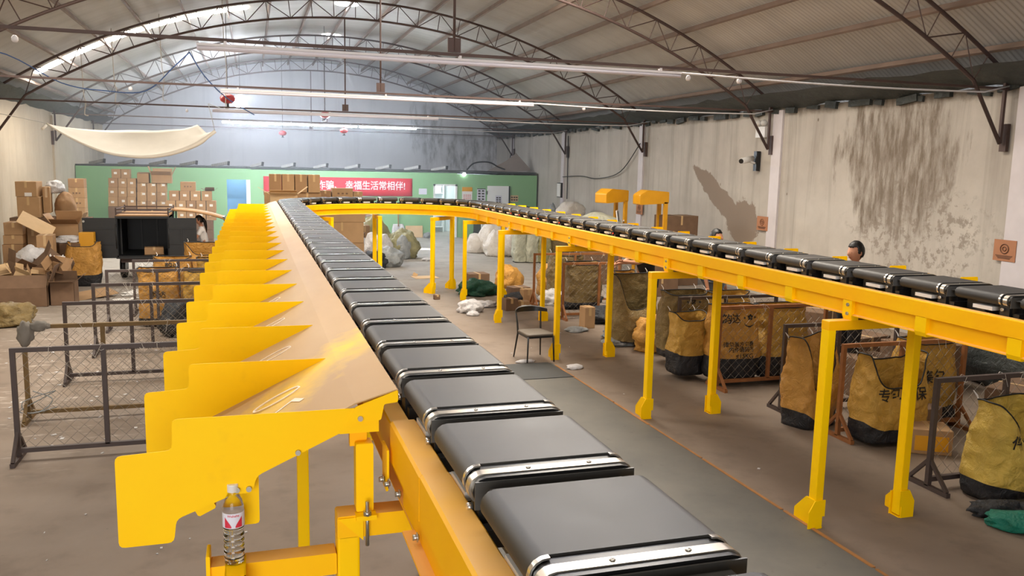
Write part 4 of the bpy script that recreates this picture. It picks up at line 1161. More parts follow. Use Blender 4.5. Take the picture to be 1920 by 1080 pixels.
# ------------------------------------------------------------------ chain-link bag frames
def chain_mesh(w, h, cell=0.12):
    m = MB(); r = 0.0026
    n = int(w / (cell / 2)); k = int(h / (cell / 2))
    for i in range(n):
        x = -w / 2 + i * cell / 2
        pts = [(x + (cell / 2 if (i + j) % 2 else 0), 0.003 * (1 if j % 2 else -1), j * cell / 2) for j in range(k + 1)]
        m.tube(pts, r, 3, cap=False)
    return m.mesh('chain_mesh')
CH_MESH = {}
def bag_frame(x0, y, w, h, mat, label, feet_right=True, mid=True, name='chain_fence'):
    t = thing(name, label, 'fence', (x0, y, 0), 0, 'chain-link bag frames')
    a = 0.042
    for px in (0, w):
        MB().span(px - a / 2, px + a / 2, -a / 2, a / 2, 0.03, h - a).obj('post', mat, t)
        f = MB().span(px - a / 2, px + a / 2, -0.24, 0.24, 0, 0.04)
        f.bar((px, -0.22, 0.04), (px, -0.01, 0.27), 0.03, 0.03); f.bar((px, 0.22, 0.04), (px, 0.01, 0.27), 0.03, 0.03)
        f.obj('foot', mat, t)
    MB().span(-a / 2, w + a / 2, -a / 2, a / 2, h - a, h).obj('top_rail', mat, t)
    MB().span(a / 2, w - a / 2, -a / 2, a / 2, 0.07, 0.07 + a).obj('bottom_rail', mat, t)
    if mid: MB().span(w * 0.47 - a / 2, w * 0.47 + a / 2, -a / 2, a / 2, 0.1, h - a).obj('post', mat, t)
    key = (round(w, 2), round(h, 2))
    if key not in CH_MESH:
        CH_MESH[key] = chain_mesh(w - 0.05, h - 0.17)
    me = CH_MESH[key]
    o = link('chain_mesh', me, None if me.materials else 'wire', t, (w / 2, 0.0, 0.12))
    rnd = random.Random(int(x0 * 100 + y * 37))
    for k in range(5):
        px = rnd.uniform(0.1, w - 0.1); z = MB()
        z.tube([(px + 0.03 * math.cos(q * PI / 4), 0.03 * math.sin(q * PI / 4), h - 0.02 + 0.03 * math.sin(q * PI / 4) * (1 if k % 2 else -1)) for q in range(8)], 0.0025, 4, True)
        z.tube([(px, -0.03, h), (px + rnd.uniform(-0.06, 0.06), -0.05, h - rnd.uniform(0.04, 0.12))], 0.002, 4)
        z.obj('cable_tie', 'rope', t)
    return t
FL = [(-2.14, 8.49, 1.07), (-2.35, 9.80, 1.045), (-2.27, 11.42, 1.03), (-2.2, 12.99, 1.04), (-2.3, 14.82, 1.015), (-2.08, 16.31, 1.01)]
for i, (x, y, h) in enumerate(FL):
    lab = ['brown chain-link frame nearest the camera on the left floor', 'rusty yellow-topped chain-link frame with a torn grey rag on its corner', 'brown chain-link frame third from the camera left of the chutes',
           'brown chain-link frame fourth from the camera left of the chutes', 'brown chain-link frame in front of the patterned brown bags', 'furthest left chain-link frame, before the dark cargo box'][i]
    bag_frame(x, y, 1.62, h, 'fence_rust_dark' if i == 1 else 'fence_steel', lab)
MAT['rag_grey'] = plain('rag_grey', '#807b73', 0.9, 0, 0.3)
rag = MB()
def ragfn(p):
    n = noise.noise(p * 2.3) * 0.35 + noise.noise(p * 6) * 0.15
    return p * (1 + n)
rag.ball((0, 0, 0), 0.09, 3, (0.9, 0.5, 1.5), ragfn); rag.ball((0.14, 0, 0.08), 0.07, 3, (1.4, 0.5, 0.8), ragfn)
o = rag.obj('rag', 'rag_grey', None, None, (-2.33, 9.78, 0.95)); tag(o, 'torn grey rag wrapped on the corner of the rusty frame', 'rag')
FR = [(5.80, 5.74, 1.7, 1.03, 'fence_steel', 'dark chain-link frame nearest the camera on the right, holding the open yellow bag'),
      (5.96, 7.17, 1.62, 1.03, 'fence_rust', 'orange chain-link frame second from the camera under the right run'),
      (5.93, 8.15, 1.6, 1.06, 'fence_steel', 'dark chain-link frame behind the orange one under the right run'),
      (5.75, 9.28, 1.62, 1.09, 'fence_rust', 'orange chain-link frame before the yellow bag with the smiling logo'),
      (5.80, 10.45, 1.6, 1.03, 'fence_steel', 'dark chain-link frame left of the smiling-logo bag, before crumpled yellow bags'),
      (5.53, 14.4, 1.55, 1.07, 'fence_rust', 'orange chain-link frame behind the chair, with the olive bag'),
      (5.50, 16.0, 1.9, 1.08, 'fence_rust', 'furthest orange chain-link frame under the right run')]
for x, y, w, h, mt, lab in FR: bag_frame(x, y, w, h, mt, lab)

# ------------------------------------------------------------------ hanging mail bags
def hanging_bag(label, x, y, w, d, zt, zb, mat='bag', sag=0.12, seed=0, base_h=0.2, texts=(), gape=0.0, rotz=0.0, group='bags hung on the frames', name='hanging_bag', ties=True, bulge=0.06, logo=None, skew=0.0):
    t = thing(name, label, 'bag', (x, y, 0), rotz, group)
    H = zt - zb; off = Vector((seed * 3.1, seed * 1.7, seed * 2.3)); N = 4.5
    def dims(v):
        k = 1 + bulge * math.sin(PI * min(1, v * 1.1))
        return w / 2 * k * (0.96 + 0.04 * (1 - v)), d / 2 * (1 + 1.6 * bulge * math.sin(PI * v)) * (0.75 + 0.25 * (1 - v))
    def top(a):
        s = math.sin(a); c = math.cos(a)
        z = zt - sag * (0.35 + 0.65 * max(0, -s)) * (1 - abs(c) ** 3)
        return z - gape * max(0, -s) * math.exp(-((c - skew) / 0.55) ** 2) * (1 - abs(c) ** 6)
    def wr(px, py, z):
        q = Vector((px, py, z))
        return 0.05 * noise.noise(q * 1.9 + off) - 0.050 * abs(noise.noise(Vector((px * 5 + z * 2, py * 5, z * 3 - px * 2)) + off)) - 0.034 * abs(noise.noise(Vector((px * 11 - z * 5, py * 9, z * 7)) + off)) + 0.035
    def pt(a, v):
        hw, hd = dims(v)
        c, s = math.cos(a), math.sin(a)
        px = hw * math.copysign(abs(c) ** (2 / N), c); py = hd * math.copysign(abs(s) ** (2 / N), s)
        z = zb + (top(a) - zb) * v
        if gape and s < 0: py -= 0.10 * v * v * (gape / 0.4) * (-s) * math.sin(PI * min(1, v))
        e = wr(px, py, z) * (1.0 if 0.02 < v else 0.3)
        n = Vector((c, s, 0)); 
        return Vector((px, py, z)) + n * e
    NA, NV = 72, 34
    vb = base_h / H
    MB().grid(lambda i, j: pt(2 * PI * i / NA, vb + (1 - vb) * j / NV), NA, NV, True).obj('body', mat, t, normals=False)
    b = MB(); b.grid(lambda i, j: pt(2 * PI * i / NA, vb * j / 6) if j else pt(2 * PI * i / NA, 0), NA, 6, True)
    ctr = b.bm.verts.new((0, 0, zb)); b.bm.verts.ensure_lookup_table()
    ring = [b.bm.verts[i * 7] for i in range(NA)]
    for i in range(NA): b.bm.faces.new((ctr, ring[(i + 1) % NA], ring[i]))
    b.obj('base', 'bag_base', t, normals=False)
    rim = [pt(2 * PI * i / NA, 1.0) for i in range(NA)]
    MB().tube(rim, 0.008, 5, True).obj('piping', 'piping', t)
    if ties:
        k = MB()
        for a in (0.8, PI - 0.8):
            p = pt(a, 1.0)
            k.tube([p, p + Vector((0.01, 0.02, 0.03)), p + Vector((-0.01, 0.05, 0.07)), p + Vector((0.015, 0.03, 0.02)), p], 0.004, 4)
        k.obj('tie', 'white_plastic', t)
    def front(px, z):
        v = max(0.0, min(1.0, (z - zb) / H))
        best = None
        for _ in range(3):
            hw, hd = dims(v)
            c = max(-0.99, min(0.99, math.copysign(min(1, abs(px / hw)) ** (N / 2), px)))
            a = -math.acos(c)
            v = max(0.0, min(1.0, (z - zb) / max(0.05, top(a) - zb)))
        p = pt(a, v)
        return Vector((px, p.y - 0.012, z))
    def project(me):
        bm = bmesh.new(); bm.from_mesh(me)
        bmesh.ops.triangulate(bm, faces=bm.faces[:])
        bmesh.ops.subdivide_edges(bm, edges=[e for e in bm.edges if e.calc_length() > 0.03], cuts=2)
        for q in bm.verts: q.co = front(q.co.x, q.co.y)
        bm.to_mesh(me); bm.free()
    for body, size, cx, cz in texts:
        me = text_mesh(body, size)
        for q in me.vertices: q.co.x += cx; q.co.y += cz
        project(me)
        link('lettering', me, 'ink', t)
    if logo:
        cx, cz, s = logo
        m = MB()
        def disc(x, z, r):
            m.bm.faces.new([m.bm.verts.new((x + r * math.cos(k * PI / 6), z + r * math.sin(k * PI / 6), 0)) for k in range(12)])
        disc(cx - 0.55 * s, cz + 0.22 * s, 0.10 * s); disc(cx + 0.62 * s, cz + 0.2 * s, 0.10 * s)
        for k in range(5):
            an = PI / 2 + 2 * PI * k / 5
            disc(cx + 0.05 * s + 0.17 * s * math.cos(an), cz + 0.25 * s + 0.17 * s * math.sin(an), 0.11 * s)
        A, B = [], []
        for k in range(13):
            an = PI + 0.25 + (PI - 0.5) * k / 12; th = 0.10 * s * math.sin(PI * k / 12) + 0.02 * s
            A.append(m.bm.verts.new((cx + 0.6 * s * math.cos(an), cz - 0.02 * s + 0.5 * s * math.sin(an), 0)))
            B.append(m.bm.verts.new((cx + 0.6 * s * math.cos(an), cz - 0.02 * s + 0.5 * s * math.sin(an) - th, 0)))
        for k in range(12): m.bm.faces.new((A[k], A[k + 1], B[k + 1], B[k]))
        me = m.mesh('logo'); project(me); link('logo', me, 'ink', t)
    return t

hanging_bag('open bright yellow bag with black piping hanging in front of the nearest right frame', 6.52, 5.48, 0.92, 0.42, 0.88, 0.0, 'bag_bright', 0.10, 1, 0.18, [('件', 0.13, -0.34, 0.56), ('严禁混装', 0.07, 0.0, 0.27), ('限重15KG', 0.055, 0.04, 0.215)], 0.52, 0.1, skew=0.35)
hanging_bag('yellow bag cut off by the right photo edge, beside the open bright bag', 7.52, 5.50, 0.8, 0.42, 0.95, 0.0, 'bag_bright', 0.12, 2, 0.18, (), 0.3)
hanging_bag('yellow bag on the second right frame, its print half hidden by a leg', 6.40, 6.95, 0.74, 0.40, 0.97, 0.05, 'bag', 0.30, 3, 0.22, [('专包不保', 0.15, 0.0, 0.55)], 0.05)
hanging_bag('squarish yellow bag with two black characters behind the second orange leg', 7.28, 7.42, 0.64, 0.38, 1.0, 0.05, 'bag', 0.05, 4, 0.2, [('集包', 0.16, -0.05, 0.58)])
hanging_bag('drooping open yellow bag on the dark frame, left of the tall orange leg', 5.98, 7.72, 0.56, 0.40, 1.02, 0.0, 'bag_orange', 0.22, 5, 0.2, (), 0.40, 0.35)
hanging_bag('yellow bag with the smiling logo and black slogans behind the orange frame', 6.10, 9.55, 0.62, 0.42, 1.06, 0.08, 'bag_orange', 0.03, 6, 0.30, [('韵达', 0.135, -0.14, 0.90), ('律包装方包裹', 0.075, -0.02, 0.56), ('内件请码齐', 0.075, 0.02, 0.49), ('≤15KG', 0.085, 0.06, 0.405)], logo=(0.14, 0.88, 0.15))
hanging_bag('plain yellow bag right of the smiling-logo bag', 6.85, 9.55, 0.68, 0.42, 1.05, 0.08, 'bag', 0.03, 7, 0.30)
hanging_bag('yellow bag peeking between two legs, left of the smiling-logo bag', 5.62, 9.9, 0.42, 0.4, 0.92, 0.08, 'bag', 0.1, 8, 0.3)
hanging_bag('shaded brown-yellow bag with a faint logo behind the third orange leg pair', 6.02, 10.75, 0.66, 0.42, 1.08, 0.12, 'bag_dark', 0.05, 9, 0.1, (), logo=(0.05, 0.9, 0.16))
hanging_bag('shaded yellow bag right of the faint-logo bag', 6.75, 10.75, 0.62, 0.42, 1.05, 0.10, 'bag', 0.06, 10, 0.2)
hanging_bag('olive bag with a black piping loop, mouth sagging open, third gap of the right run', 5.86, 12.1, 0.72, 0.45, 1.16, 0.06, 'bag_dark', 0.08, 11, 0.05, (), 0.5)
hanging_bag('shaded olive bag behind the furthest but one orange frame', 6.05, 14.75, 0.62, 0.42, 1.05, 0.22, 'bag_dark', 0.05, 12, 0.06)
hanging_bag('yellow bag lit from the side, right of the olive bag near the third leg pair', 6.42, 13.7, 0.42, 0.4, 1.0, 0.32, 'bag_orange', 0.08, 13, 0.04)
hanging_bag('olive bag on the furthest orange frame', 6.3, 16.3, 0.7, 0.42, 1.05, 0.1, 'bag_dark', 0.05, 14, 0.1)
hanging_bag('brown bag with black print behind the fifth left frame', -1.55, 15.2, 0.62, 0.4, 1.0, 0.06, 'bag_orange', 0.06, 15, 0.1, [('韵达', 0.12, 0.0, 0.55)], group='bags hung on the left frames')
hanging_bag('brown bag right of the printed one behind the fifth left frame', -0.85, 15.2, 0.58, 0.4, 0.98, 0.06, 'bag', 0.06, 16, 0.1, [('包装', 0.12, 0.0, 0.5)], group='bags hung on the left frames')
hanging_bag('yellow-fronted bag behind the furthest left frame', -1.45, 16.75, 0.66, 0.4, 1.02, 0.06, 'bag_orange', 0.05, 17, 0.1, [('韵达', 0.13, 0.0, 0.86)], group='bags hung on the left frames')
hanging_bag('grey-topped bag right of the yellow-fronted one, furthest left frame', -0.72, 16.75, 0.6, 0.4, 1.0, 0.06, 'bag', 0.06, 18, 0.1, group='bags hung on the left frames')
hanging_bag('orange bag with its dark mouth open, behind the furthest left frame beside the chute', -0.95, 18.3, 0.8, 0.5, 1.14, 0.0, 'bag_orange', 0.05, 19, 0.1, (), 0.2, group='bags hung on the left frames')
hanging_bag('yellow bag with a black base standing left of the dark cargo box', -3.62, 20.45, 0.62, 0.5, 0.98, 0.0, 'bag_orange', 0.1, 20, 0.28, (), 0.0, name='standing_bag', ties=False, bulge=0.12, group='bags standing on the floor')
o = MB().box((0, 0, 0.16), (0.30, 0.25, 0.32)).obj('plastic_tub', 'yellow_box', None, None, (-3.58, 20.75, 0.84)); tag(o, 'bright yellow tub on top of the standing yellow bag', 'tub')

# ------------------------------------------------------------------ cardboard boxes
def carton(x, y, z, w, d, h, label, group, mat='card', rot=0.0, tape=True, paper=None, tilt=None, print_=False, name='cardboard_box'):
    t = thing(name, label, 'box', (x, y, z), rot, group)
    if tilt: t.rotation_euler = (tilt[0], tilt[1], rot)
    o = MB().box((0, 0, h / 2), (w, d, h)).obj('carton', mat, t)
    bv = o.modifiers.new('edge', 'BEVEL'); bv.width = 0.006; bv.segments = 1
    if tape: MB().box((0, -d / 2 - 0.001, h * 0.8), (0.05, 0.002, h * 0.4)).box((0, 0, h + 0.001), (0.05, d, 0.002)).obj('tape', 'tape', t)
    if paper: MB().box((paper[0] * w, -d / 2 - 0.002, h * (0.5 + paper[1])), (w * 0.34, 0.003, h * 0.24)).obj('shipping_label', 'paper', t)
    if print_:
        m = MB()
        for k in range(3): m.box((w * (-0.2 + 0.2 * k), -d / 2 - 0.001, h * 0.48), (w * 0.10, 0.002, h * 0.16))
        m.obj('print', 'card_dark', t)
    return t
def open_carton(x, y, z, w, d, h, label, group, mat='card', rot=0.0, spread=(2.2, 2.0, 2.3, 1.9), tilt=None):
    """a box with four flaps standing open; spread = angle of each flap from closed"""
    t = thing('open_box', label, 'box', (x, y, z), rot, group)
    if tilt: t.rotation_euler = (tilt[0], tilt[1], rot)
    m = MB(); k = 0.006
    m.span(-w / 2, w / 2, -d / 2, d / 2, 0, k); m.span(-w / 2, w / 2, -d / 2, -d / 2 + k, 0, h); m.span(-w / 2, w / 2, d / 2 - k, d / 2, 0, h)
    m.span(-w / 2, -w / 2 + k, -d / 2, d / 2, 0, h); m.span(w / 2 - k, w / 2, -d / 2, d / 2, 0, h)
    m.obj('carton', mat, t)
    for i, (sx, sy) in enumerate(((0, -1), (1, 0), (0, 1), (-1, 0))):
        L = (d if sy else w) * 0.48; W = (w if sy else d) * 0.98
        f = MB().box((0, L / 2, 0), (W, L, 0.006)).obj('flap', mat, t)
        f.location = (sx * w / 2, sy * d / 2, h)
        base = {(0, -1): 0.0, (1, 0): PI / 2, (0, 1): PI, (-1, 0): -PI / 2}[(sx, sy)]
        f.rotation_euler = (Matrix.Rotation(base, 3, 'Z') @ Matrix.Rotation(spread[i], 3, 'X')).to_euler()
    return t
rb = random.Random(21)
G1 = 'boxes stacked against the green partition'
S = [(-4.228, 2.193, .271, .294), (-3.952, 2.193, .264, .295), (-4.328, 1.897, .286, .294), (-4.045, 1.897, .264, .294), (-3.772, 1.897, .266, .294),
     (-4.342, 1.584, .287, .311), (-4.058, 1.584, .265, .311), (-3.784, 1.584, .266, .311), (-4.355, 1.27, .287, .312), (-4.072, 1.27, .265, .312), (-3.798, 1.27, .267, .312)]
rows = ['top row', 'top row', 'second row', 'second row', 'second row', 'third row', 'third row', 'third row', 'fourth row', 'fourth row', 'fourth row']
cols = [0, 1, 0, 1, 2, 0, 1, 2, 0, 1, 2]
for (x, z, w, h), r, c in zip(S, rows, cols):
    carton(x, 30.21, z, w - 0.004, .42, h, 'brown labelled box, %s of the tallest stack by the partition, %s from left' % (r, ordinal(c)), G1, paper=(rb.uniform(-.1, .1), rb.uniform(-.05, .12)), tape=False)
S2 = [(-3.467, 1.75), (-3.166, 1.75), (-2.863, 1.75), (-3.479, 1.452), (-3.177, 1.452), (-2.874, 1.452), (-3.49, 1.153), (-3.189, 1.153), (-2.885, 1.153)]
for i, (x, z) in enumerate(S2):
    carton(x, 30.21, z, .286, .42, .297, 'brown taped box, %s row under the open boxes by the partition, %s from left' % (['top', 'middle', 'bottom'][i // 3], ordinal(i % 3)), G1, paper=(.2, .3), tape=True)
open_carton(-3.42, 30.2, 2.047, .36, .42, .30, 'closed-flap brown box between the tall stack and the wide open box', G1, spread=(0.25, 2.6, 0.2, 0.3))
open_carton(-2.86, 30.2, 2.047, .62, .45, .27, 'wide open brown box with spread flaps on top of the stack', G1, spread=(2.5, 2.0, 1.7, 1.9))
for i, (x, w) in enumerate(((-4.08, 0.86), (-3.18, 0.88))):
    for k, (z, h) in enumerate(((0.0, 0.62), (0.621, 0.53 if i else 0.645))):
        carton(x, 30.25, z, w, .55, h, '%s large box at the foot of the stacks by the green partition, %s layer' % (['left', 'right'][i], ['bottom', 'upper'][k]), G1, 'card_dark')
D = [(-1.946, 1.853, .445, .287), (-2.36, 1.544, .299, .306), (-2.044, 1.544, .302, .306), (-1.725, 1.544, .304, .306), (-1.388, 1.544, .306, .306),
     (-2.474, 1.222, .284, .32), (-2.165, 1.222, .301, .32), (-1.864, 1.222, .285, .32), (-1.567, 1.222, .29, .32), (-1.26, 1.222, .291, .32),
     (-2.152, .917, .275, .303), (-1.874, .917, .271, .303), (-1.577, .917, .29, .303), (-1.27, .917, .292, .303)]
nm = ['topmost, with three dark symbols'] + ['second row, %s from the left' % ordinal(k) for k in range(4)] + ['third row, %s from the left' % ordinal(k) for k in range(5)] + ['fourth row, %s from the left' % ordinal(k) for k in range(4)]
for i, (x, z, w, h) in enumerate(D):
    carton(x, 28.71, z, w - .004, .42, h, 'brown box of the pyramid by the blue doorway, %s' % nm[i], 'pyramid of boxes by the blue doorway', paper=None if i == 0 else (0, 0.05), tape=False, print_=(i == 0))
open_carton(-1.30, 28.75, 1.855, .28, .3, .02, 'flat lidded tray on the right top of the pyramid stack', 'pyramid of boxes by the blue doorway', 'card_dark', spread=(2.6, 2.5, 0.7, 2.7))
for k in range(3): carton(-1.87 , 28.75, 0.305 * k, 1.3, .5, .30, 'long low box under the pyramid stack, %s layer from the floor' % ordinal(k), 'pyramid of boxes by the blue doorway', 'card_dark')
for k, (z, h) in enumerate(((1.991, .253), (1.708, .278), (1.43, .273), (1.155, .27))):
    carton(-4.70, 26.21, z, .40, .42, h, 'brown box of the narrow tower near the left wall, %s from the top' % ordinal(k), 'narrow tower of boxes', print_=k in (1, 2))
for k in range(2): carton(-4.70, 26.3, 0.575 * k, .6, .6, .57, 'large box under the narrow tower, %s from the floor' % ordinal(k), 'narrow tower of boxes', 'card_dark')
G3 = 'boxes heaped along the left wall'
carton(-5.04, 22.3, 1.897, .44, .6, .35, 'big brown box on top of the left wall pile', G3, paper=(0.1, -0.35))
carton(-5.01, 22.3, 1.405, .466, .6, .488, 'string-tied brown box second from the top of the left wall pile', G3)
carton(-4.70, 22.5, 1.50, .15, .5, .62, 'narrow upright box behind the string-tied box', G3, rot=0.1)
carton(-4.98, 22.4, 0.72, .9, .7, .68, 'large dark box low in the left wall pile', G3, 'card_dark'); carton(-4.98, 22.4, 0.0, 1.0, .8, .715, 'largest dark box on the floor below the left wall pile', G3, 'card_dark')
carton(-4.94, 20.55, 1.138, .366, .5, .27, 'brown box on top of the front left wall column', G3); carton(-4.956, 20.55, 0.938, .377, .5, .195, 'flat brown box second in the front left wall column', G3)
carton(-4.97, 20.55, 0.448, .40, .5, .485, 'tall brown box third in the front left wall column', G3); carton(-4.97, 20.55, 0.0, .42, .52, .445, 'brown box on the floor of the front left wall column', G3)
carton(-4.64, 20.85, .80, .22, .5, .49, 'narrow brown box beside the front left wall column', G3); carton(-4.62, 20.9, 0, .26, .5, .795, 'tall brown box on the floor beside the front left wall column', G3)
carton(-4.22, 19.85, .62, .31, .5, .56, 'taped upright box before the open box on the left', G3, rot=0.08); carton(-4.22, 19.85, 0, .5, .55, .615, 'box on the floor below the taped upright box', G3, 'card_dark')
open_carton(-4.07, 21.3, 1.05, .56, .6, .28, 'open pale brown box behind the dark cargo doors', G3, spread=(2.7, 2.0, 1.2, 2.2))
carton(-4.10, 21.3, .48, .6, .6, .565, 'dark brown box under the open pale box', G3, 'card_dark'); carton(-4.10, 21.3, 0, .7, .65, .475, 'dark box on the floor under the open pale box', G3, 'card_dark')
# light flattened sheet leaning over the pile
o = MB().box((0, 0, 0), (0.72, 0.5, 0.012)).obj('cardboard_sheet', 'card_light', None, None, (-4.50, 20.35, 1.36)); o.rotation_euler = (0.5, 0.55, 0.2)
tag(o, 'pale flattened cardboard sheet lying askew on the left boxes', 'cardboard')
# foreground heap of open cartons, left
G4 = 'heap of opened cartons on the left floor'
open_carton(-4.22, 17.8, 0, .92, .6, .36, 'wide dark open carton at the front of the left heap', G4, 'card_dark', spread=(0.9, 1.9, 2.4, 1.7))
open_carton(-3.52, 17.8, 0, .42, .42, .44, 'upright open carton right of the wide dark one', G4, 'card_dark', spread=(2.9, 2.4, 1.2, 1.8))
heap = [(-4.62, 18.1, 0.37, .34, .3, .22, 0.3, (0.3, -0.2), 'card_light', 'pale tilted carton at the left edge of the heap'), (-4.28, 18.0, 0.38, .32, .26, .2, -0.4, (-0.25, 0.35), 'card_light', 'grey-white tipped carton in the middle of the heap'),
        (-3.95, 18.05, 0.38, .40, .3, .16, 0.2, (0.15, 0.12), 'card', 'shallow brown carton on the heap'), (-4.55, 18.5, 0.3, .5, .4, .4, 0.6, (0.1, 0.5), 'card_dark', 'dark tipped carton behind the heap'),
        (-3.70, 18.3, 0.42, .36, .3, .28, -0.2, (0.5, 0.2), 'card', 'brown carton leaning over the upright one'), (-4.05, 18.6, 0.45, .55, .42, .36, 0.5, (0.3, 0.75), 'card_dark', 'large dark tilted carton with a pale inside on the heap'),
        (-3.82, 18.7, 0.35, .22, .2, .42, 0.1, (0.05, 0.1), 'paper', 'tall white carton standing in the heap'), (-4.9, 17.9, 0.0, .4, .4, .38, 0.1, (0, 0), 'card_dark', 'dark carton at the far left of the heap')]
for x, y, z, w, d, h, r, tl, mt, lab in heap:
    open_carton(x, y, z, w, d, h, lab, G4, mt, r, spread=(2.4, 1.2, 2.6, 2.0), tilt=tl)
carton(-4.1, 18.65, 0, 1.0, .55, .34, 'dark low carton under the tipped cartons of the heap', G4, 'card_dark'); carton(-4.75, 18.4, 0, .3, .5, .36, 'dark narrow carton under the left tipped cartons', G4, 'card_dark')
o = MB().box((0, 0, 0), (0.9, 0.6, 0.012)).obj('cardboard_sheet', 'card', None, None, (-3.2, 18.6, 0.06)); o.rotation_euler = (0.1, -0.1, 0.5)
tag(o, 'brown flattened cardboard on the floor before the cargo box', 'cardboard')
o = MB().tube([(-5.1, 18.0, 1.0), (-4.55, 17.7, 0.1)], 0.02, 6).obj('stick', 'wood_brown'); tag(o, 'dark stick leaning over the left heap', 'stick')

# boxes beyond the loop, in the middle
G5 = 'boxes behind the far bend of the sorter'
for k, x in enumerate((.576, .89, 1.206, 1.532)):
    carton(x, 22.25, 2.062, .296, .5, .456, 'tall taped box on the middle stack behind the bend, %s from the left' % ordinal(k), G5, tape=True)
open_carton(.745, 21.4, 1.62, .66, .4, .42, 'pale open box in front of the four tall taped boxes', G5, 'card_light', spread=(2.9, 2.5, 0.5, 2.6))
for k, x in enumerate((.65, 1.36)):
    carton(x, 22.35, 1.04, .69, .6, 1.018, 'large brown box under the four tall boxes, %s' % ['left one', 'right one'][k], G5); carton(x, 22.35, 0, .70, .62, 1.036, 'large brown box on the floor under the middle stack, %s' % ['left one', 'right one'][k], G5, 'card_dark')
carton(.745, 21.4, 0.8, .7, .42, .815, 'brown box under the pale open box', G5); carton(.745, 21.4, 0, .72, .44, .797, 'brown box on the floor under the pale open box', G5)
carton(2.405, 23.7, 1.86, .568, .4, .28, 'brown box with a red-brown print before the banner', G5, tape=False, print_=True); carton(2.829, 23.7, 1.86, .25, .4, .19, 'small brown box right of the printed one before the banner', G5)
carton(1.94, 23.75, 1.86, .30, .4, .21, 'plain brown box left of the printed one before the banner', G5)
carton(2.40, 23.75, 1.2, 1.25, .5, .655, 'wide box under the printed box', G5); carton(2.38, 23.75, .62, 1.2, .5, .575, 'wide box second from the floor under the printed box', G5); carton(2.36, 23.75, 0, 1.25, .55, .615, 'wide box on the floor under the printed box', G5, print_=True)
open_carton(2.70, 25.2, .80, .62, .6, .52, 'dark tipped brown box seen below the inner rail', G5, 'card_dark', 0.15, spread=(1.2, 2.8, 2.0, 1.5), tilt=(0.1, 0.15)); carton(2.75, 25.3, 0, .9, .7, .78, 'box carrying the dark tipped box', G5, 'card_dark')
carton(3.25, 25.6, 0.47, .3, .5, .5, 'brown box right of the dark tipped box', G5); carton(3.25, 25.6, 0, .4, .5, .465, 'brown box on the floor right of the dark tipped box', G5)

# scattered cartons on the floor at the right
G6 = 'small parcels on the floor under the right run'
for x, y, w, d, h, r, mt, pp, lab in ((4.85, 15.55, .26, .22, .24, .1, 'card_dark', None, 'small brown box beside the fourth leg'), (5.1, 15.6, .30, .24, .17, -.1, 'card', (0.1, 0), 'small brown box with a white label behind the chair'),
        (5.55, 17.2, .42, .35, .22, .2, 'card_dark', None, 'brown box among the crumpled bags at the far right'), (5.45, 16.3, .24, .2, .3, .1, 'card', None, 'upright brown box before the furthest orange frame'),
        (5.68, 13.55, .2, .24, .38, .05, 'card', None, 'tall narrow parcel beside the olive bag'), (6.25, 10.95, .36, .4, .36, .35, 'card', (0.3, 0), 'orange-brown box with a torn white label behind the dark frame'),
        (6.62, 6.62, .40, .34, .26, -.5, 'card', 'yellow', 'yellow-sided low box behind the nearest right frame'), (6.75, 7.05, .62, .42, .34, .25, 'card_dark', (0.35, -0.2), 'dark box behind the yellow-sided box'),
        (3.7, 17.1, .12, .1, .1, .3, 'card_dark', None, 'tiny dark carton on the floor near the silver packet'), (5.0, 18.7, .5, .4, .34, 0.1, 'card_dark', None, 'dark brown box behind the green net')):
    b = carton(x, y, 0, w, d, h, lab, G6, mt, r, paper=None if pp == 'yellow' else pp)
    if pp == 'yellow': MB().box((0, -d / 2 - 0.002, h * 0.45), (w * 0.8, 0.004, h * 0.6)).obj('printed_panel', 'yellow_box', b)
carton(8.75, 31.7, 0, .55, .5, .75, 'brown box standing right of the bright office doorway', G5)

# ------------------------------------------------------------------ sacks, plastic bags, litter
def lump(name, label, cat, x, y, sx, sy, sz, mat, seed, group, rotz=0.0, rough=0.22, freq=1.7, sub=4, tie=None, z0=0.0, pinch=0.0):
    off = Vector((seed * 5.3, seed * 2.9, seed * 1.1))
    def fn(p):
        n = rough * noise.noise(p * freq + off) - rough * 0.7 * abs(noise.noise(p * freq * 2.2 + off)) - rough * 0.5 * abs(noise.noise(p * freq * 4.5 + off)) - rough * 0.25 * abs(noise.noise(p * freq * 9 + off)) + rough * 0.3
        q = p * (1 + n)
        if pinch: k = 1 - pinch * max(0, q.z) ** 1.5; q = Vector((q.x * k, q.y * k, q.z))
        if q.z < -0.55: q.z = -0.55 - 0.06 * noise.noise(p * 6 + off)
        return q
    m = MB().ball((0, 0, 0.58 * sz + z0), 1.0, sub, (sx, sy, sz), fn)
    if tie is None:
        o = m.obj(name, mat, None, None, (x, y, 0)); o.rotation_euler = (0, 0, rotz)
        return tag(o, label, cat, group)
    t = thing(name, label, cat, (x, y, 0), rotz, group)
    m.obj('body', mat, t)
    tx, ty, tz = tie
    k = MB()
    k.tube([(tx * 0.85, ty * 0.85, tz - 0.08), (tx, ty, tz), (tx * 1.05, ty * 1.05, tz + 0.05), (tx * 1.12, ty * 1.1, tz + 0.14)], [0.10, 0.03, 0.045, 0.09], 9)
    k.obj('tied_neck', mat, t)
    return t
G7 = 'sacks heaped inside the loop'
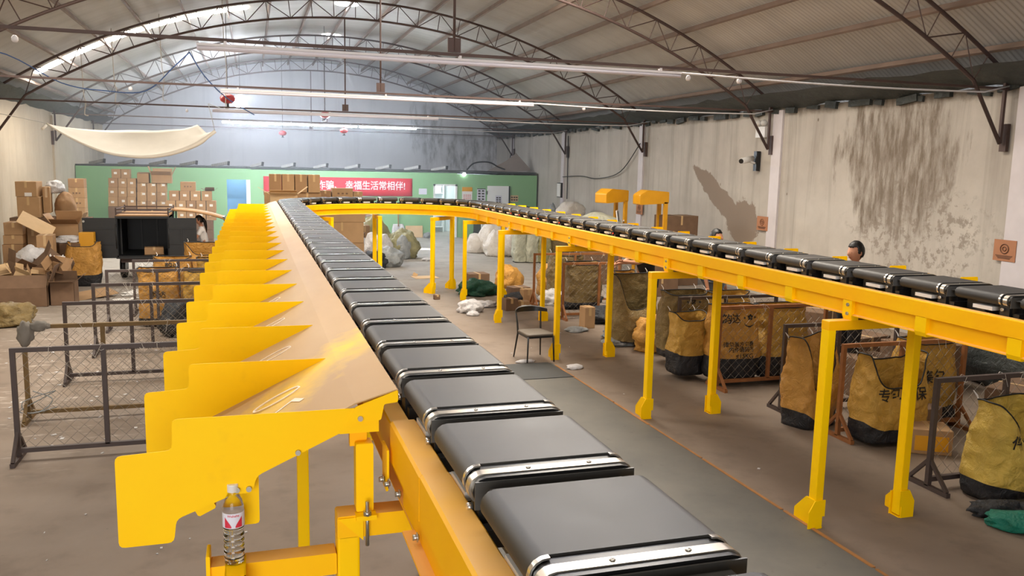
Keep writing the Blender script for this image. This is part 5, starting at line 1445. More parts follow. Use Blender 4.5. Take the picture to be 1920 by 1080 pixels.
for a in (('sack', 'big green woven sack with a twisted neck in the middle heap', 'sack', 3.60, 26.0, .62, .5, .78, 'sack_green', 1, G7, 0.3, 0.24, 1.7, 4, (0.0, -0.1, 1.22), 0.0, 0.45),
          ('sack', 'open green sack spilling grey parcels at the right of the heap', 'sack', 4.35, 25.2, .55, .5, .5, 'sack_green', 2, G7, -0.5, 0.36, 1.9, 4),
          ('sack', 'ochre crumpled sack at the top left of the middle heap', 'sack', 2.72, 27.2, .75, .5, .70, 'bag', 3, G7, 0.1, 0.32, 1.8, 4),
          ('plastic_bag', 'white plastic parcel with dark spots left in the middle heap', 'plastic bag', 2.72, 24.6, .50, .42, .58, 'poly_white', 4, G7, 0.2, 0.32, 2.1, 4),
          ('plastic_bag', 'white-grey plastic parcel on the heap behind the single inner leg', 'plastic bag', 3.46, 24.2, .40, .4, .52, 'poly_white', 5, G7, 0.8, 0.3, 2.0, 4),
          ('plastic_bag', 'grey-black plastic parcel lying in front of the middle heap', 'plastic bag', 3.62, 23.0, .40, .36, .34, 'poly_grey', 6, G7, 0.4, 0.36, 2.2, 4),
          ('plastic_bag', 'black plastic parcel at the foot of the inner leg', 'plastic bag', 3.22, 22.8, .36, .34, .28, 'poly_black', 7, G7, 0.4, 0.34, 2.2, 4),
          ('plastic_bag', 'dark grey parcel peeking from the open green sack', 'plastic bag', 4.35, 24.85, .26, .22, .46, 'poly_grey', 8, G7, 0.4, 0.3, 2.2, 3),
          ('plastic_bag', 'clear pale plastic scrap on the floor right of the green sack', 'plastic bag', 5.0, 24.35, .20, .14, .05, 'poly_white', 9, G7, 0.4, 0.4, 2.6, 3)):
    lump(*a)
G8 = 'sacks under the far right bend'
for a in (('sack', 'tall white woven sack leaning at the far right', 'sack', 7.57, 26.2, .52, .5, .78, 'sack_white', 11, G8, 0.0, 0.16, 1.5, 4, (0.05, 0.0, 1.22), 0.0, 0.45),
          ('sack', 'stout beige-white sack in front of the tall white one', 'sack', 7.42, 25.4, .42, .4, .52, 'sack_white', 12, G8, 0.0, 0.22, 1.5, 4, None, 0.0, 0.4),
          ('sack', 'pinkish white sack at the left foot of the white sacks', 'sack', 7.02, 26.4, .34, .34, .40, 'sack_white', 13, G8, 0.0, 0.16, 1.5, 4),
          ('sack', 'white sack right of the stout one, beside the leg', 'sack', 7.92, 25.3, .40, .4, .64, 'sack_white', 14, G8, 0.0, 0.22, 1.5, 4, None, 0.0, 0.4),
          ('sack', 'white sack partly hidden behind the second far leg', 'sack', 8.27, 26.0, .45, .4, .72, 'sack_white', 15, G8, 0.0, 0.22, 1.5, 4, None, 0.0, 0.4)):
    lump(*a)
for i, (x, w, mt, lab) in enumerate(((7.62, .34, 'sack_grey', 'tall pale grey sack draped open, left of three standing in a row'), (7.98, .36, 'sack_grey', 'tall pale green sack standing in the middle of the row of three'), (8.32, .36, 'sack_green', 'tall yellowish green sack, right of three standing in a row'),)):
    hanging_bag(lab, x, 23.6 - 0.1 * i, w, .36, 1.18, 0.0, mt, 0.02, 30 + i, 0.03, ties=False, gape=0.18, bulge=0.05, name='standing_sack', group='sacks standing in a row')
lump('sack', 'big dark olive sack behind the three standing sacks', 'sack', 8.95, 23.9, .6, .5, .85, 'bag_dark', 17, G8, 0, 0.14, 1.3, 4)
lump('net_bag', 'heap of dark green netting on the floor by the bend leg', 'net', 4.72, 17.6, .46, .36, .22, 'green_net', 18, None, 0.2, 0.34, 2.0, 4)
lump('crumpled_bag', 'crumpled yellow bag lying on the floor by the far legs', 'bag', 5.75, 18.6, .34, .30, .34, 'bag_orange', 19, 'bags lying on the right floor', 0.2, 0.3, 1.6, 4)
lump('crumpled_bag', 'orange-brown bag lying behind the furthest orange frame', 'bag', 6.35, 17.0, .46, .36, .48, 'bag_orange', 20, 'bags lying on the right floor', 0.4, 0.3, 1.7, 4)
lump('crumpled_bag', 'bright orange-yellow bag collapsed before the dark frame, its mouth toward the camera', 'bag', 6.02, 11.55, .36, .32, .36, 'bag_orange', 21, 'bags lying on the right floor', 0.0, 0.42, 1.9, 4)
lump('crumpled_bag', 'black-lined yellow bag flap on the floor before the collapsed bag', 'bag', 6.22, 11.3, .30, .24, .2, 'bag_bright', 22, 'bags lying on the right floor', 0.5, 0.4, 2.0, 4)
G9 = 'plastic parcels on the right floor'
for a in (('plastic_bag', 'silver-white plastic packet on the floor left of the fourth leg', 'plastic bag', 4.02, 15.5, .26, .22, .15, 'poly_white', 31, G9, 0.2, 0.34, 2.0, 4),
          ('plastic_bag', 'small white plastic scrap just before the silver-white packet', 'plastic bag', 3.98, 15.1, .12, .10, .05, 'poly_white', 32, G9, 0.2, 0.34, 2.0, 3),
          ('plastic_bag', 'flat silver packet behind the fourth leg', 'plastic bag', 4.46, 16.0, .26, .18, .08, 'poly_white', 33, G9, 0.1, 0.34, 2.0, 4),
          ('plastic_bag', 'flat pale grey polybag on the floor behind the third inner leg', 'plastic bag', 5.66, 12.1, .34, .22, .09, 'poly_grey', 34, G9, 0.4, 0.30, 2.0, 4),
          ('plastic_bag', 'dark grey-green polybag behind the flat pale one', 'plastic bag', 5.85, 12.6, .32, .2, .12, 'poly_grey', 35, G9, 0.4, 0.30, 2.0, 4),
          ('plastic_bag', 'white round plastic scrap on the floor by the orange edge before the chair', 'plastic bag', 4.33, 10.72, .13, .10, .035, 'poly_white', 36, G9, 0.4, 0.26, 2.4, 3),
          ('plastic_bag', 'thin white scrap on the floor before the chair legs', 'plastic bag', 3.75, 11.2, .15, .05, .03, 'poly_white', 37, G9, 0.1, 0.26, 2.4, 3),
          ('plastic_bag', 'white polybag among dark parcels beyond the chair', 'plastic bag', 5.95, 16.1, .32, .25, .2, 'poly_white', 38, G9, 0.4, 0.34, 2.0, 4),
          ('plastic_bag', 'black parcel under the furthest orange frame', 'plastic bag', 6.35, 15.6, .5, .3, .2, 'poly_black', 39, G9, 0.1, 0.3, 1.9, 4),
          ('plastic_bag', 'dark parcel on the floor behind the olive bag frame', 'plastic bag', 6.2, 14.0, .42, .3, .18, 'poly_black', 40, G9, 0.1, 0.3, 1.9, 4),
          ('plastic_bag', 'dark parcel near the small boxes beyond the chair', 'plastic bag', 5.25, 16.4, .26, .2, .14, 'poly_black', 41, G9, 0.1, 0.3, 1.9, 3),
          ('plastic_bag', 'grey flat scrap on the floor under the olive bag frame', 'plastic bag', 5.35, 13.25, .2, .16, .05, 'poly_grey', 42, G9, 0.1, 0.3, 1.9, 3),
          ('plastic_bag', 'black polybag on the floor in the right bottom corner, furthest of two', 'plastic bag', 6.02, 5.08, .34, .16, .08, 'poly_black', 43, G9, -0.2, 0.32, 2.0, 4),
          ('plastic_bag', 'dark green polybag on the floor in the right bottom corner', 'plastic bag', 5.95, 4.78, .34, .17, .09, 'poly_green', 44, G9, -0.6, 0.24, 1.8, 4),
          ('plastic_bag', 'black polybag with a white label on the floor at the right edge', 'plastic bag', 6.28, 4.86, .30, .18, .12, 'poly_black', 45, G9, -0.3, 0.24, 1.8, 4)):
    lump(*a)
tag(MB().box((0, 0, 0), (.09, .05, .002)).obj('paper_label', 'paper', None, None, (6.17, 4.73, 0.16)), 'white paper label on the black polybag at the right edge', 'label')
GL = 'plastic and bags on the left floor'
lump('crumpled_bag', 'khaki crumpled bag on the floor at the left edge', 'bag', -3.98, 15.7, .42, .34, .24, 'bag_dark', 51, GL, 0.1, 0.4, 1.9, 4)
lump('plastic_bag', 'white wrinkled plastic bag on the boxes along the left wall', 'plastic bag', -4.42, 19.4, .34, .28, .30, 'poly_white', 52, GL, 0.1, 0.28, 2.0, 4, None, 0.50)
lump('plastic_bag', 'white plastic wrap bulging on the top of the left wall pile', 'plastic bag', -4.62, 22.9, .24, .3, .20, 'poly_white', 53, GL, 0.0, 0.2, 1.8, 4, None, 1.95)
lump('sack', 'bulging brown strapped bale beside the left wall pile', 'sack', -4.38, 22.8, .24, .3, .38, 'card', 54, GL, 0.0, 0.14, 1.4, 4, None, 1.38)
carton(-4.40, 22.85, .70, .5, .6, .68, 'brown box under the bulging strapped bale', G3); carton(-4.40, 22.85, 0, .55, .65, .695, 'dark box on the floor under the strapped bale', G3, 'card_dark')
lump('plastic_bag', 'white crumpled wrapper lying on the open pale box at the left', 'plastic bag', -3.92, 20.75, .36, .14, .10, 'poly_white', 55, GL, 0.3, 0.3, 2.0, 4, None, 0.93)
carton(-3.92, 20.75, 0, .42, .3, .92, 'tall dark box under the white crumpled wrapper', G3, 'card_dark')
lump('plastic_bag', 'clear shiny plastic bag behind the second left frame', 'plastic bag', -0.95, 12.1, .24, .2, .12, 'poly_white', 56, GL, 0.0, 0.34, 2.0, 4)
lump('plastic_bag', 'black rubbish bag behind the fourth left frame', 'plastic bag', -1.2, 14.2, .26, .22, .36, 'poly_black', 57, GL, 0.0, 0.28, 2.0, 4)
lump('plastic_bag', 'grey polybag beside the black rubbish bag', 'plastic bag', -0.75, 14.2, .2, .2, .28, 'poly_grey', 58, GL, 0.0, 0.28, 2.0, 4)
carton(-0.62, 12.6, 0, .5, .35, .26, 'dark box beside the shiny plastic bag on the left floor', G3, 'card_dark')
m = MB(); rl = random.Random(8)
for k in range(26):
    x, y = rl.uniform(-2.6, -1.4), rl.uniform(17.2, 19.6)
    if rl.random() < 0.5: m.box((x, y, 0.012 + 0.004 * rl.random()), (rl.uniform(.1, .35), rl.uniform(.1, .3), 0.004), Matrix.Rotation(rl.uniform(-.1, .1), 3, 'X') @ Matrix.Rotation(rl.uniform(0, 3), 3, 'Z'))
o = m.obj('paper_litter', 'paper'); tag(o, 'white papers strewn on the floor behind the left frames', 'litter', None, 'stuff')
m = MB()
for k in range(150):
    x, y = (rl.uniform(-3.4, -0.3), rl.uniform(8.0, 14.5)) if k < 80 else ((rl.uniform(2.2, 8.0), rl.uniform(4.2, 20.0)) if k < 130 else (rl.uniform(-2.5, 0.2), rl.uniform(4.5, 9)))
    if 2.4 < x < 4.05 and y < 11.2: continue
    a = rl.uniform(0, 3.1); s = rl.uniform(.008, .03) if k >= 80 else rl.uniform(.015, .06)
    m.bar((x, y, 0.003), (x + s * math.cos(a), y + s * math.sin(a), 0.004), s * rl.uniform(.3, .9), 0.004)
o = m.obj('floor_scraps', 'poly_white'); tag(o, 'scattered small paper and plastic scraps on the concrete floor', 'litter', None, 'stuff')
o = MB().box((0, 0, 0.006), (.62, .5, .008)).box((-.2, .2, .05), (.12, .02, .09), Matrix.Rotation(0.5, 3, 'Y')).obj('cardboard_sheet', 'card_light', None, None, (4.15, 20.6, 0)); o.rotation_euler = (0, 0, 0.1)
tag(o, 'flat pale cardboard on the floor inside the loop', 'cardboard')
# cord tangle on the rusty frame post
pts = [(-2.28 + 0.14 * math.sin(k * 1.7) + 0.05 * (k % 3), 9.72 - 0.03 * (k % 2), 0.22 + 0.12 * math.cos(k * 1.3)) for k in range(9)]
cord('wire_tangle', pts, 0.006, 'poly_grey', 'grey tangled wire hanging low on the rusty frame', 'wire')

# leaning things at the partition
t = thing('shovel', 'white plastic shovel with a wooden handle leaning on the green partition', 'shovel', (5.42, PY - 0.16, 0))
MB().grid(lambda i, j: ((-0.26 + 0.52 * i / 6) * (1 - 0.25 * (j / 5) ** 3), 0.02 * math.cos((i / 6 - 0.5) * 3) + 0.06 * j / 5, 0.02 + 0.52 * j / 5), 6, 5).obj('blade', 'poly_white', t, normals=False).modifiers.new('thickness', 'SOLIDIFY').thickness = 0.012
MB().tube([(0, 0.03, 0.45), (0, 0.13, 1.25)], 0.022, 8).obj('handle', 'wood_brown', t)
o = MB().box((0, 0, 0.24), (.68, .02, .46)).obj('leaning_board', 'card_light', None, None, (6.05, PY - 0.10, 0)); o.rotation_euler = (-0.12, 0, 0); tag(o, 'pale cardboard panel leaning on the green partition', 'cardboard')
lump('plastic_bag', 'greyish bag on the floor left of the bright doorway', 'plastic bag', 6.55, 32.05, .16, .14, .14, 'poly_grey', 61, None, 0, 0.3, 2, 3)

# ------------------------------------------------------------------ white cloth slung below the roof on the left
t = thing('slung_cloth', 'white cloth slung like a hammock between the left wall and the roof', 'cloth', (0, 0, 0))
A0, A1 = Vector((-4.36, 21.0, 3.58)), Vector((-4.25, 22.6, 3.50))
B0, B1 = Vector((-0.78, 20.9, 3.46)), Vector((-1.22, 21.8, 3.62))
def cloth(i, j):
    u, v = i / 36, j / 14
    p = (A0.lerp(B0, u)).lerp(A1.lerp(B1, u), v)
    s = 4 * u * (1 - u)
    sag = s * (0.60 * (1 - v ** 1.7) + 0.06)
    k = u ** 1.3
    p = p - Vector((0, 0, sag))
    p.z += 0.03 * noise.noise(p * 1.6)
    pinch = (1 - u) ** 6
    p = p.lerp(A0.lerp(A1, 0.12) , pinch * 0.9)
    if u > 0.9: p.z += 0.12 * ((u - 0.9) / 0.1) * (abs(v - 0.5) * 2 - 0.5)
    return p
MB().tube([cloth(i, 0) for i in range(37)], [0.015 + 0.05 * (i / 36) ** 1.2 * (1 if i < 34 else 0.6) for i in range(37)], 8).obj('rolled_hem', 'cloth', t)
c = MB().grid(cloth, 36, 14).obj('sheet', 'cloth', t, normals=False)
c.modifiers.new('thickness', 'SOLIDIFY').thickness = 0.012
MB().tube([A0 + Vector((0, .1, 0)), (-5.84, 20.0, 3.86)], 0.008, 5).obj('rope', 'rope', t)
MB().tube([B0, (-0.9, 20.5, 4.1), (-0.72, 22.4, 4.14)], 0.008, 5).obj('rope', 'rope', t)
MB().tube([A1 - Vector((0, 2.0, 0)), (-4.3, 20.45, 3.42)], 0.03, 6).obj('corner_knot', 'cloth', t)

# ------------------------------------------------------------------ cargo tricycles and the scooter
t = thing('cargo_tricycle', 'dark cargo box of a tricycle with both rear doors swung open', 'cargo tricycle', (-2.45, 21.0, 0))
m = MB(); w, d, z0, z1 = 0.56, 1.6, 0.56, 1.48
m.span(-w, w, 0, d, z0, z0 + 0.03); m.span(-w, w, 0, d, z1 - 0.03, z1); m.span(-w, -w + 0.03, 0, d, z0, z1); m.span(w - 0.03, w, 0, d, z0, z1); m.span(-w, w, d - 0.03, d, z0, z1)
m.obj('cargo_box', 'cargo_inner', t)
for x in (-0.22, 0.14): MB().span(x, x + 0.04, d - 0.06, d - 0.03, z0, z1).obj('inner_rib', 'cargo_black', t)
for x in (-w + 0.03, w - 0.06): MB().span(x, x + 0.03, 0.4, 0.46, z0, z1).obj('inner_rib', 'cargo_black', t)
MB().span(-w - 0.02, w + 0.02, -0.02, 0.03, z1 - 0.02, z1 + 0.03).obj('rear_header', 'cargo_black', t)
MB().span(-w - 0.02, w + 0.02, -0.02, 0.03, z0 - 0.04, z0).obj('rear_sill', 'cargo_black', t)
for s, wd in ((-1, 0.70), (1, 0.62)):
    dr = MB(); xa = s * w; xb = s * (w + wd)
    dr.span(xa, xb, -0.03, -0.005, z0 - 0.02, z1 - 0.01)
    for z in (z0 + 0.29, z0 + 0.65): dr.span(xa + s * 0.02, xb - s * 0.02, -0.045, -0.03, z, z + 0.03)
    if s > 0: dr.span(xa + 0.27, xa + 0.30, -0.045, -0.03, z0 + 0.32, z0 + 0.65)
    do = dr.obj('door', 'cargo_black', t)
    if s < 0:
        for z in (z0 + 0.02, z1 - 0.09): MB().cyl((xb + 0.03, -0.03, z), (xb + 0.03, -0.05, z), 0.025, 10).obj('door_latch', 'steel_bolt', t)
    MB().cyl((xa, -0.03, z0 + 0.2), (xa, -0.03, z1 - 0.15), 0.014, 8).obj('hinge', 'cargo_black', t)
rk = MB()
for y in (0.05, d - 0.1):
    for z in (1.58, 1.66): rk.bar((-w, y, z), (w + 0.02, y, z), 0.025, 0.025)
for x in (-w, w):
    for z in (1.58, 1.66): rk.bar((x, 0.05, z), (x, d - 0.1, z), 0.025, 0.025)
    for y in (0.05, d - 0.1): rk.bar((x, y, 1.48), (x, y, 1.70), 0.03, 0.03)
rk.obj('roof_rack', 'truss', t)
MB().span(-w, w, 0.0, d, 1.50, 1.535).obj('roof_board', 'wood_brown', t)
MB().span(-0.5, 0.5, 0.1, d + 0.9, 0.42, 0.53).obj('chassis', 'truss', t)
for x in (-0.52, 0.52):
    MB().cyl((x - 0.06, 0.7, 0.28), (x + 0.06, 0.7, 0.28), 0.28, 24).obj('wheel', 'black_plastic', t)
MB().cyl((-0.05, 2.55, 0.28), (0.05, 2.55, 0.28), 0.28, 24).obj('wheel', 'black_plastic', t)
MB().bar((-0.98, -0.02, 0.0), (-1.03, 0.0, 0.58), 0.07, 0.05).obj('prop_leg', 'blue_steel', t)
carton(-2.25, 21.3, 0.592, .42, .3, .17, 'small battered brown box inside the dark cargo box', None, 'card', 0.1, True)
# second tricycle: its canopy and windscreen behind the right door
t = thing('tricycle_cab', 'tricycle cab with a pale canopy and raked windscreen beside the seated woman', 'tricycle', (-1.3, 22.6, 0))
MB().grid(lambda i, j: (-0.62 + 1.25 * i / 12, -0.5 + 1.0 * j / 4, 1.60 - 0.09 * (i / 12) ** 2 * 2.4 + 0.03 * math.sin(PI * j / 4)), 12, 4).obj('canopy', 'wood_brown', t, normals=False).modifiers.new('thickness', 'SOLIDIFY').thickness = 0.03
fr = MB()
for y in (-0.45, 0.45):
    fr.bar((0.60, y, 1.40), (0.92, y, 0.78), 0.05, 0.04); fr.bar((-0.58, y, 1.60), (-0.58, y, 0.5), 0.03, 0.03)
fr.bar((0.60, -0.45, 1.40), (0.60, 0.45, 1.40), 0.05, 0.04); fr.bar((0.92, -0.45, 0.78), (0.92, 0.45, 0.78), 0.05, 0.04)
fr.obj('windscreen_frame', 'black', t)
MB().prism([(0.62, 1.37), (0.635, 1.38), (0.93, 0.80), (0.915, 0.79)], -0.43, 0.43).obj('windscreen', 'glass_dark', t)
MB().span(-0.35, 0.35, -0.3, 0.3, 0.52, 0.62).span(-0.3, 0.3, -0.25, 0.25, 0.3, 0.52).obj('seat', 'black_plastic', t)
MB().span(-0.6, 1.15, -0.28, 0.28, 0.22, 0.32).span(0.85, 1.0, -0.3, 0.3, 0.3, 0.85).obj('body', 'cargo_black', t)
for x, y in ((-0.45, -0.42), (-0.45, 0.42), (1.05, 0)): MB().cyl((x, y - 0.05, 0.25), (x, y + 0.05, 0.25), 0.25, 20).obj('wheel', 'black_plastic', t)

t = thing('electric_scooter', 'teal and white scooter parked beside the bright doorway', 'scooter', (8.35, 29.6, 0), 0.25)
MB().cyl((-0.05, -0.35, 0.25), (0.05, -0.35, 0.25), 0.25, 24).obj('front_wheel', 'black_plastic', t)
MB().cyl((-0.06, 0.85, 0.25), (0.06, 0.85, 0.25), 0.25, 24).obj('rear_wheel', 'black_plastic', t)
MB().prism(rounded([(-0.16, 0.45), (0.16, 0.45), (0.24, 0.75), (0.2, 1.0), (0.1, 1.08), (-0.1, 1.08), (-0.2, 1.0), (-0.24, 0.75)], 0.05, 3), -0.28, -0.16).obj('front_shield', 'teal', t)
for s in (-1, 1): MB().prism([(s * 0.2, 0.35), (s * 0.42, 0.5), (s * 0.44, 0.85), (s * 0.26, 1.0)], -0.22, -0.18).obj('leg_guard', 'door_white', t)
MB().cyl((0, -0.28, 0.92), (0, -0.34, 0.92), 0.08, 16).obj('headlamp', 'paper', t)
MB().tube([(-0.34, -0.05, 1.06), (-0.1, -0.15, 1.1), (0.1, -0.15, 1.1), (0.34, -0.05, 1.06)], 0.02, 8).obj('handlebar', 'black', t)
MB().prism(rounded([(0.25, 0.62), (0.95, 0.7), (1.0, 0.78), (0.25, 0.76)], 0.03, 3), -0.14, 0.14, 'X').span(-0.12, 0.12, 0.1, 0.95, 0.3, 0.66).obj('seat', 'black_plastic', t)
MB().span(-0.14, 0.14, -0.2, 0.4, 0.25, 0.31).obj('deck', 'black', t)
for s in (-1, 1):
    MB().tube([(s * 0.24, -0.08, 1.08), (s * 0.32, -0.12, 1.28)], 0.01, 6).box((s * 0.34, -0.13, 1.31), (0.12, 0.02, 0.08)).obj('mirror', 'black', t)
t = thing('parcel_trailer', 'dark covered trailer behind the teal scooter', 'trailer', (9.6, 30.4, 0))
MB().span(-0.8, 0.8, -0.5, 0.9, 0.35, 1.3).obj('box', 'cargo_black', t)
for x in (-0.7, 0.7): MB().cyl((x - 0.06, 0.2, 0.3), (x + 0.06, 0.2, 0.3), 0.3, 20).obj('wheel', 'black_plastic', t)

# ------------------------------------------------------------------ scanners, boxes and bags at the right wall
def scanner(x, y, rz, label, screen):
    t = thing('parcel_scanner', label, 'scanner', (x, y, 0), rz, 'yellow parcel scanners')
    MB().prism(rounded([(-0.65, 1.98), (-0.65, 2.22), (-0.45, 2.34), (0.12, 2.30), (0.12, 2.02)], 0.03, 2), -0.2, 0.2).obj('scan_head', 'yellow_box', t)
    MB().span(0.0, 0.10, -0.2, -0.14, 0.9, 2.05).span(0.0, 0.10, 0.14, 0.2, 0.9, 2.05).obj('mast', 'yellow_box', t)
    MB().span(-0.55, 0.3, -0.4, 0.4, 0.84, 0.9).obj('table_top', 'alu', t)
    for a in (-0.5, 0.25):
        for b in (-0.35, 0.35): MB().span(a - 0.03, a + 0.03, b - 0.03, b + 0.03, 0, 0.84).obj('leg', 'yellow_box', t)
    if screen:
        s = MB().box((0, 0, 0), (0.42, 0.04, 0.34)).obj('monitor', 'black_plastic', t); s.location = (-0.30, -0.28, 1.62); s.rotation_euler = (-0.15, 0.0, 0.75)
        g = MB().box((0, -0.022, 0), (0.38, 0.006, 0.30)).obj('screen', 'screen_off', s)
        b = MB().box((0, 0.0, 0), (0.46, 0.03, 0.38)).obj('bezel', 'white_plastic', s, None, (0, 0.012, 0))
        MB().bar((-0.08, -0.26, 1.55), (0.03, -0.14, 1.5), 0.03, 0.03).obj('monitor_arm', 'white_plastic', t)
    return t
MAT['screen_off'] = plain('dark_blue_screen', '#3d4c60', 0.25)
scanner(8.86, 19.3, 0.35, 'yellow parcel scanner with a monitor, left of the two by the right wall', True)
scanner(9.55, 18.4, 0.0, 'yellow parcel scanner without a monitor, right of the two by the right wall', False)
GB = 'boxes piled by the right wall'
carton(10.05, 18.5, 1.16, .9, .6, .56, 'big brown box with a curved corner before the right wall', GB, 'card_dark'); carton(10.05, 18.5, 0.58, .95, .7, .575, 'brown box below the big one at the right wall', GB, 'card_dark'); carton(10.05, 18.5, 0, 1.0, .7, .575, 'brown box on the floor at the right wall', GB, 'card_dark')
carton(8.75, 16.9, .98, .72, .5, .42, 'brown box with a dark open side in front of the scanners', GB, 'card_dark'); carton(8.75, 16.9, 0.5, .75, .55, .475, 'brown box below the dark-sided one', GB, 'card_dark'); carton(8.75, 16.9, 0, .8, .6, .495, 'brown box on the floor below the dark-sided one', GB, 'card_dark')
lump('sack', 'grey-green sack lying on boxes left of the monitor scanner', 'sack', 8.2, 19.0, .62, .4, .34, 'sack_grey', 71, None, 0, 0.14, 1.4, 4, None, 1.20); carton(8.2, 19.0, 0, 1.0, .7, 1.19, 'large box carrying the grey-green sack', GB, 'card_dark')
lump('sack', 'beige sack with dark bands at the end of the right wall', 'sack', 10.3, 26.3, .50, .4, .36, 'sack_white', 72, None, 0, 0.14, 1.4, 4, None, 1.15); carton(10.3, 26.3, 0, .9, .7, 1.14, 'large box carrying the beige sack near the right wall', GB, 'card_dark')
lump('sack', 'grey bundle leaning at the far right wall', 'sack', 10.6, 29.0, .3, .3, 1.0, 'poly_grey', 73, None, 0, 0.16, 1.4, 4, None, 0, 0.4)
carton(7.55, 8.6, 0, .6, .5, .5, 'box on the floor under the phone-holding worker', GB, 'card_dark')
for k, (x, y, z, w, h) in enumerate(((8.6, 8.8, 0, .9, .6), (8.4, 9.9, 0, .8, .5), (8.25, 6.9, 0, .8, .5), (8.9, 11.5, 0, .9, .6))):
    carton(x, y, z, w, .6, h, 'shaded box on the floor behind the right bags, %s' % ['behind the worker', 'left of the worker', 'nearest the camera', 'furthest'][k], GB, 'card_dark', 0.2 * k)
lump('sack', 'large grey-brown tarpaulin heap at the foot of the right wall', 'tarpaulin', 10.1, 8.6, .85, 1.5, .8, 'dark_tarp', 74, None, 0, 0.16, 1.3, 4)
MAT['blue_tarp'] = tarp('blue_tarp', '#1d2f86', '#2a3f9a', '#14205c')
lump('folded_tarpaulin', 'small blue tarpaulin bundle on the floor under the near left frame', 'tarpaulin', 1.33, 5.33, .22, .2, .12, 'blue_tarp', 81, None, 0, 0.25, 2, 3)

# ------------------------------------------------------------------ people
def skin_body(name, verts, edges, radii, mat, parent, sub=2, root=0):
    me = bpy.data.meshes.new(name); me.from_pydata([Vector(v) for v in verts], edges, [])
    o = bpy.data.objects.new(name, me); COL.objects.link(o)
    o.modifiers.new('skin', 'SKIN')
    sv = me.skin_vertices[0].data
    for i, r in enumerate(radii):
        sv[i].radius = (r, r) if not isinstance(r, tuple) else r
    for i in range(len(verts)): sv[i].use_root = (i == root)
    md = o.modifiers.new('smooth', 'SUBSURF'); md.levels = sub; md.render_levels = sub
    dg = bpy.context.evaluated_depsgraph_get()
    m2 = bpy.data.meshes.new_from_object(o.evaluated_get(dg))
    bpy.data.objects.remove(o); bpy.data.meshes.remove(me)
    for f in m2.polygons: f.use_smooth = True
    m2.materials.clear(); m2.name = name
    return link(name, m2, mat, parent)
def chain(V, E, R, start, pts, rads):
    prev = start
    for p, r in zip(pts, rads):
        V.append(Vector(p)); R.append(r); E.append((prev, len(V) - 1)); prev = len(V) - 1
    return prev
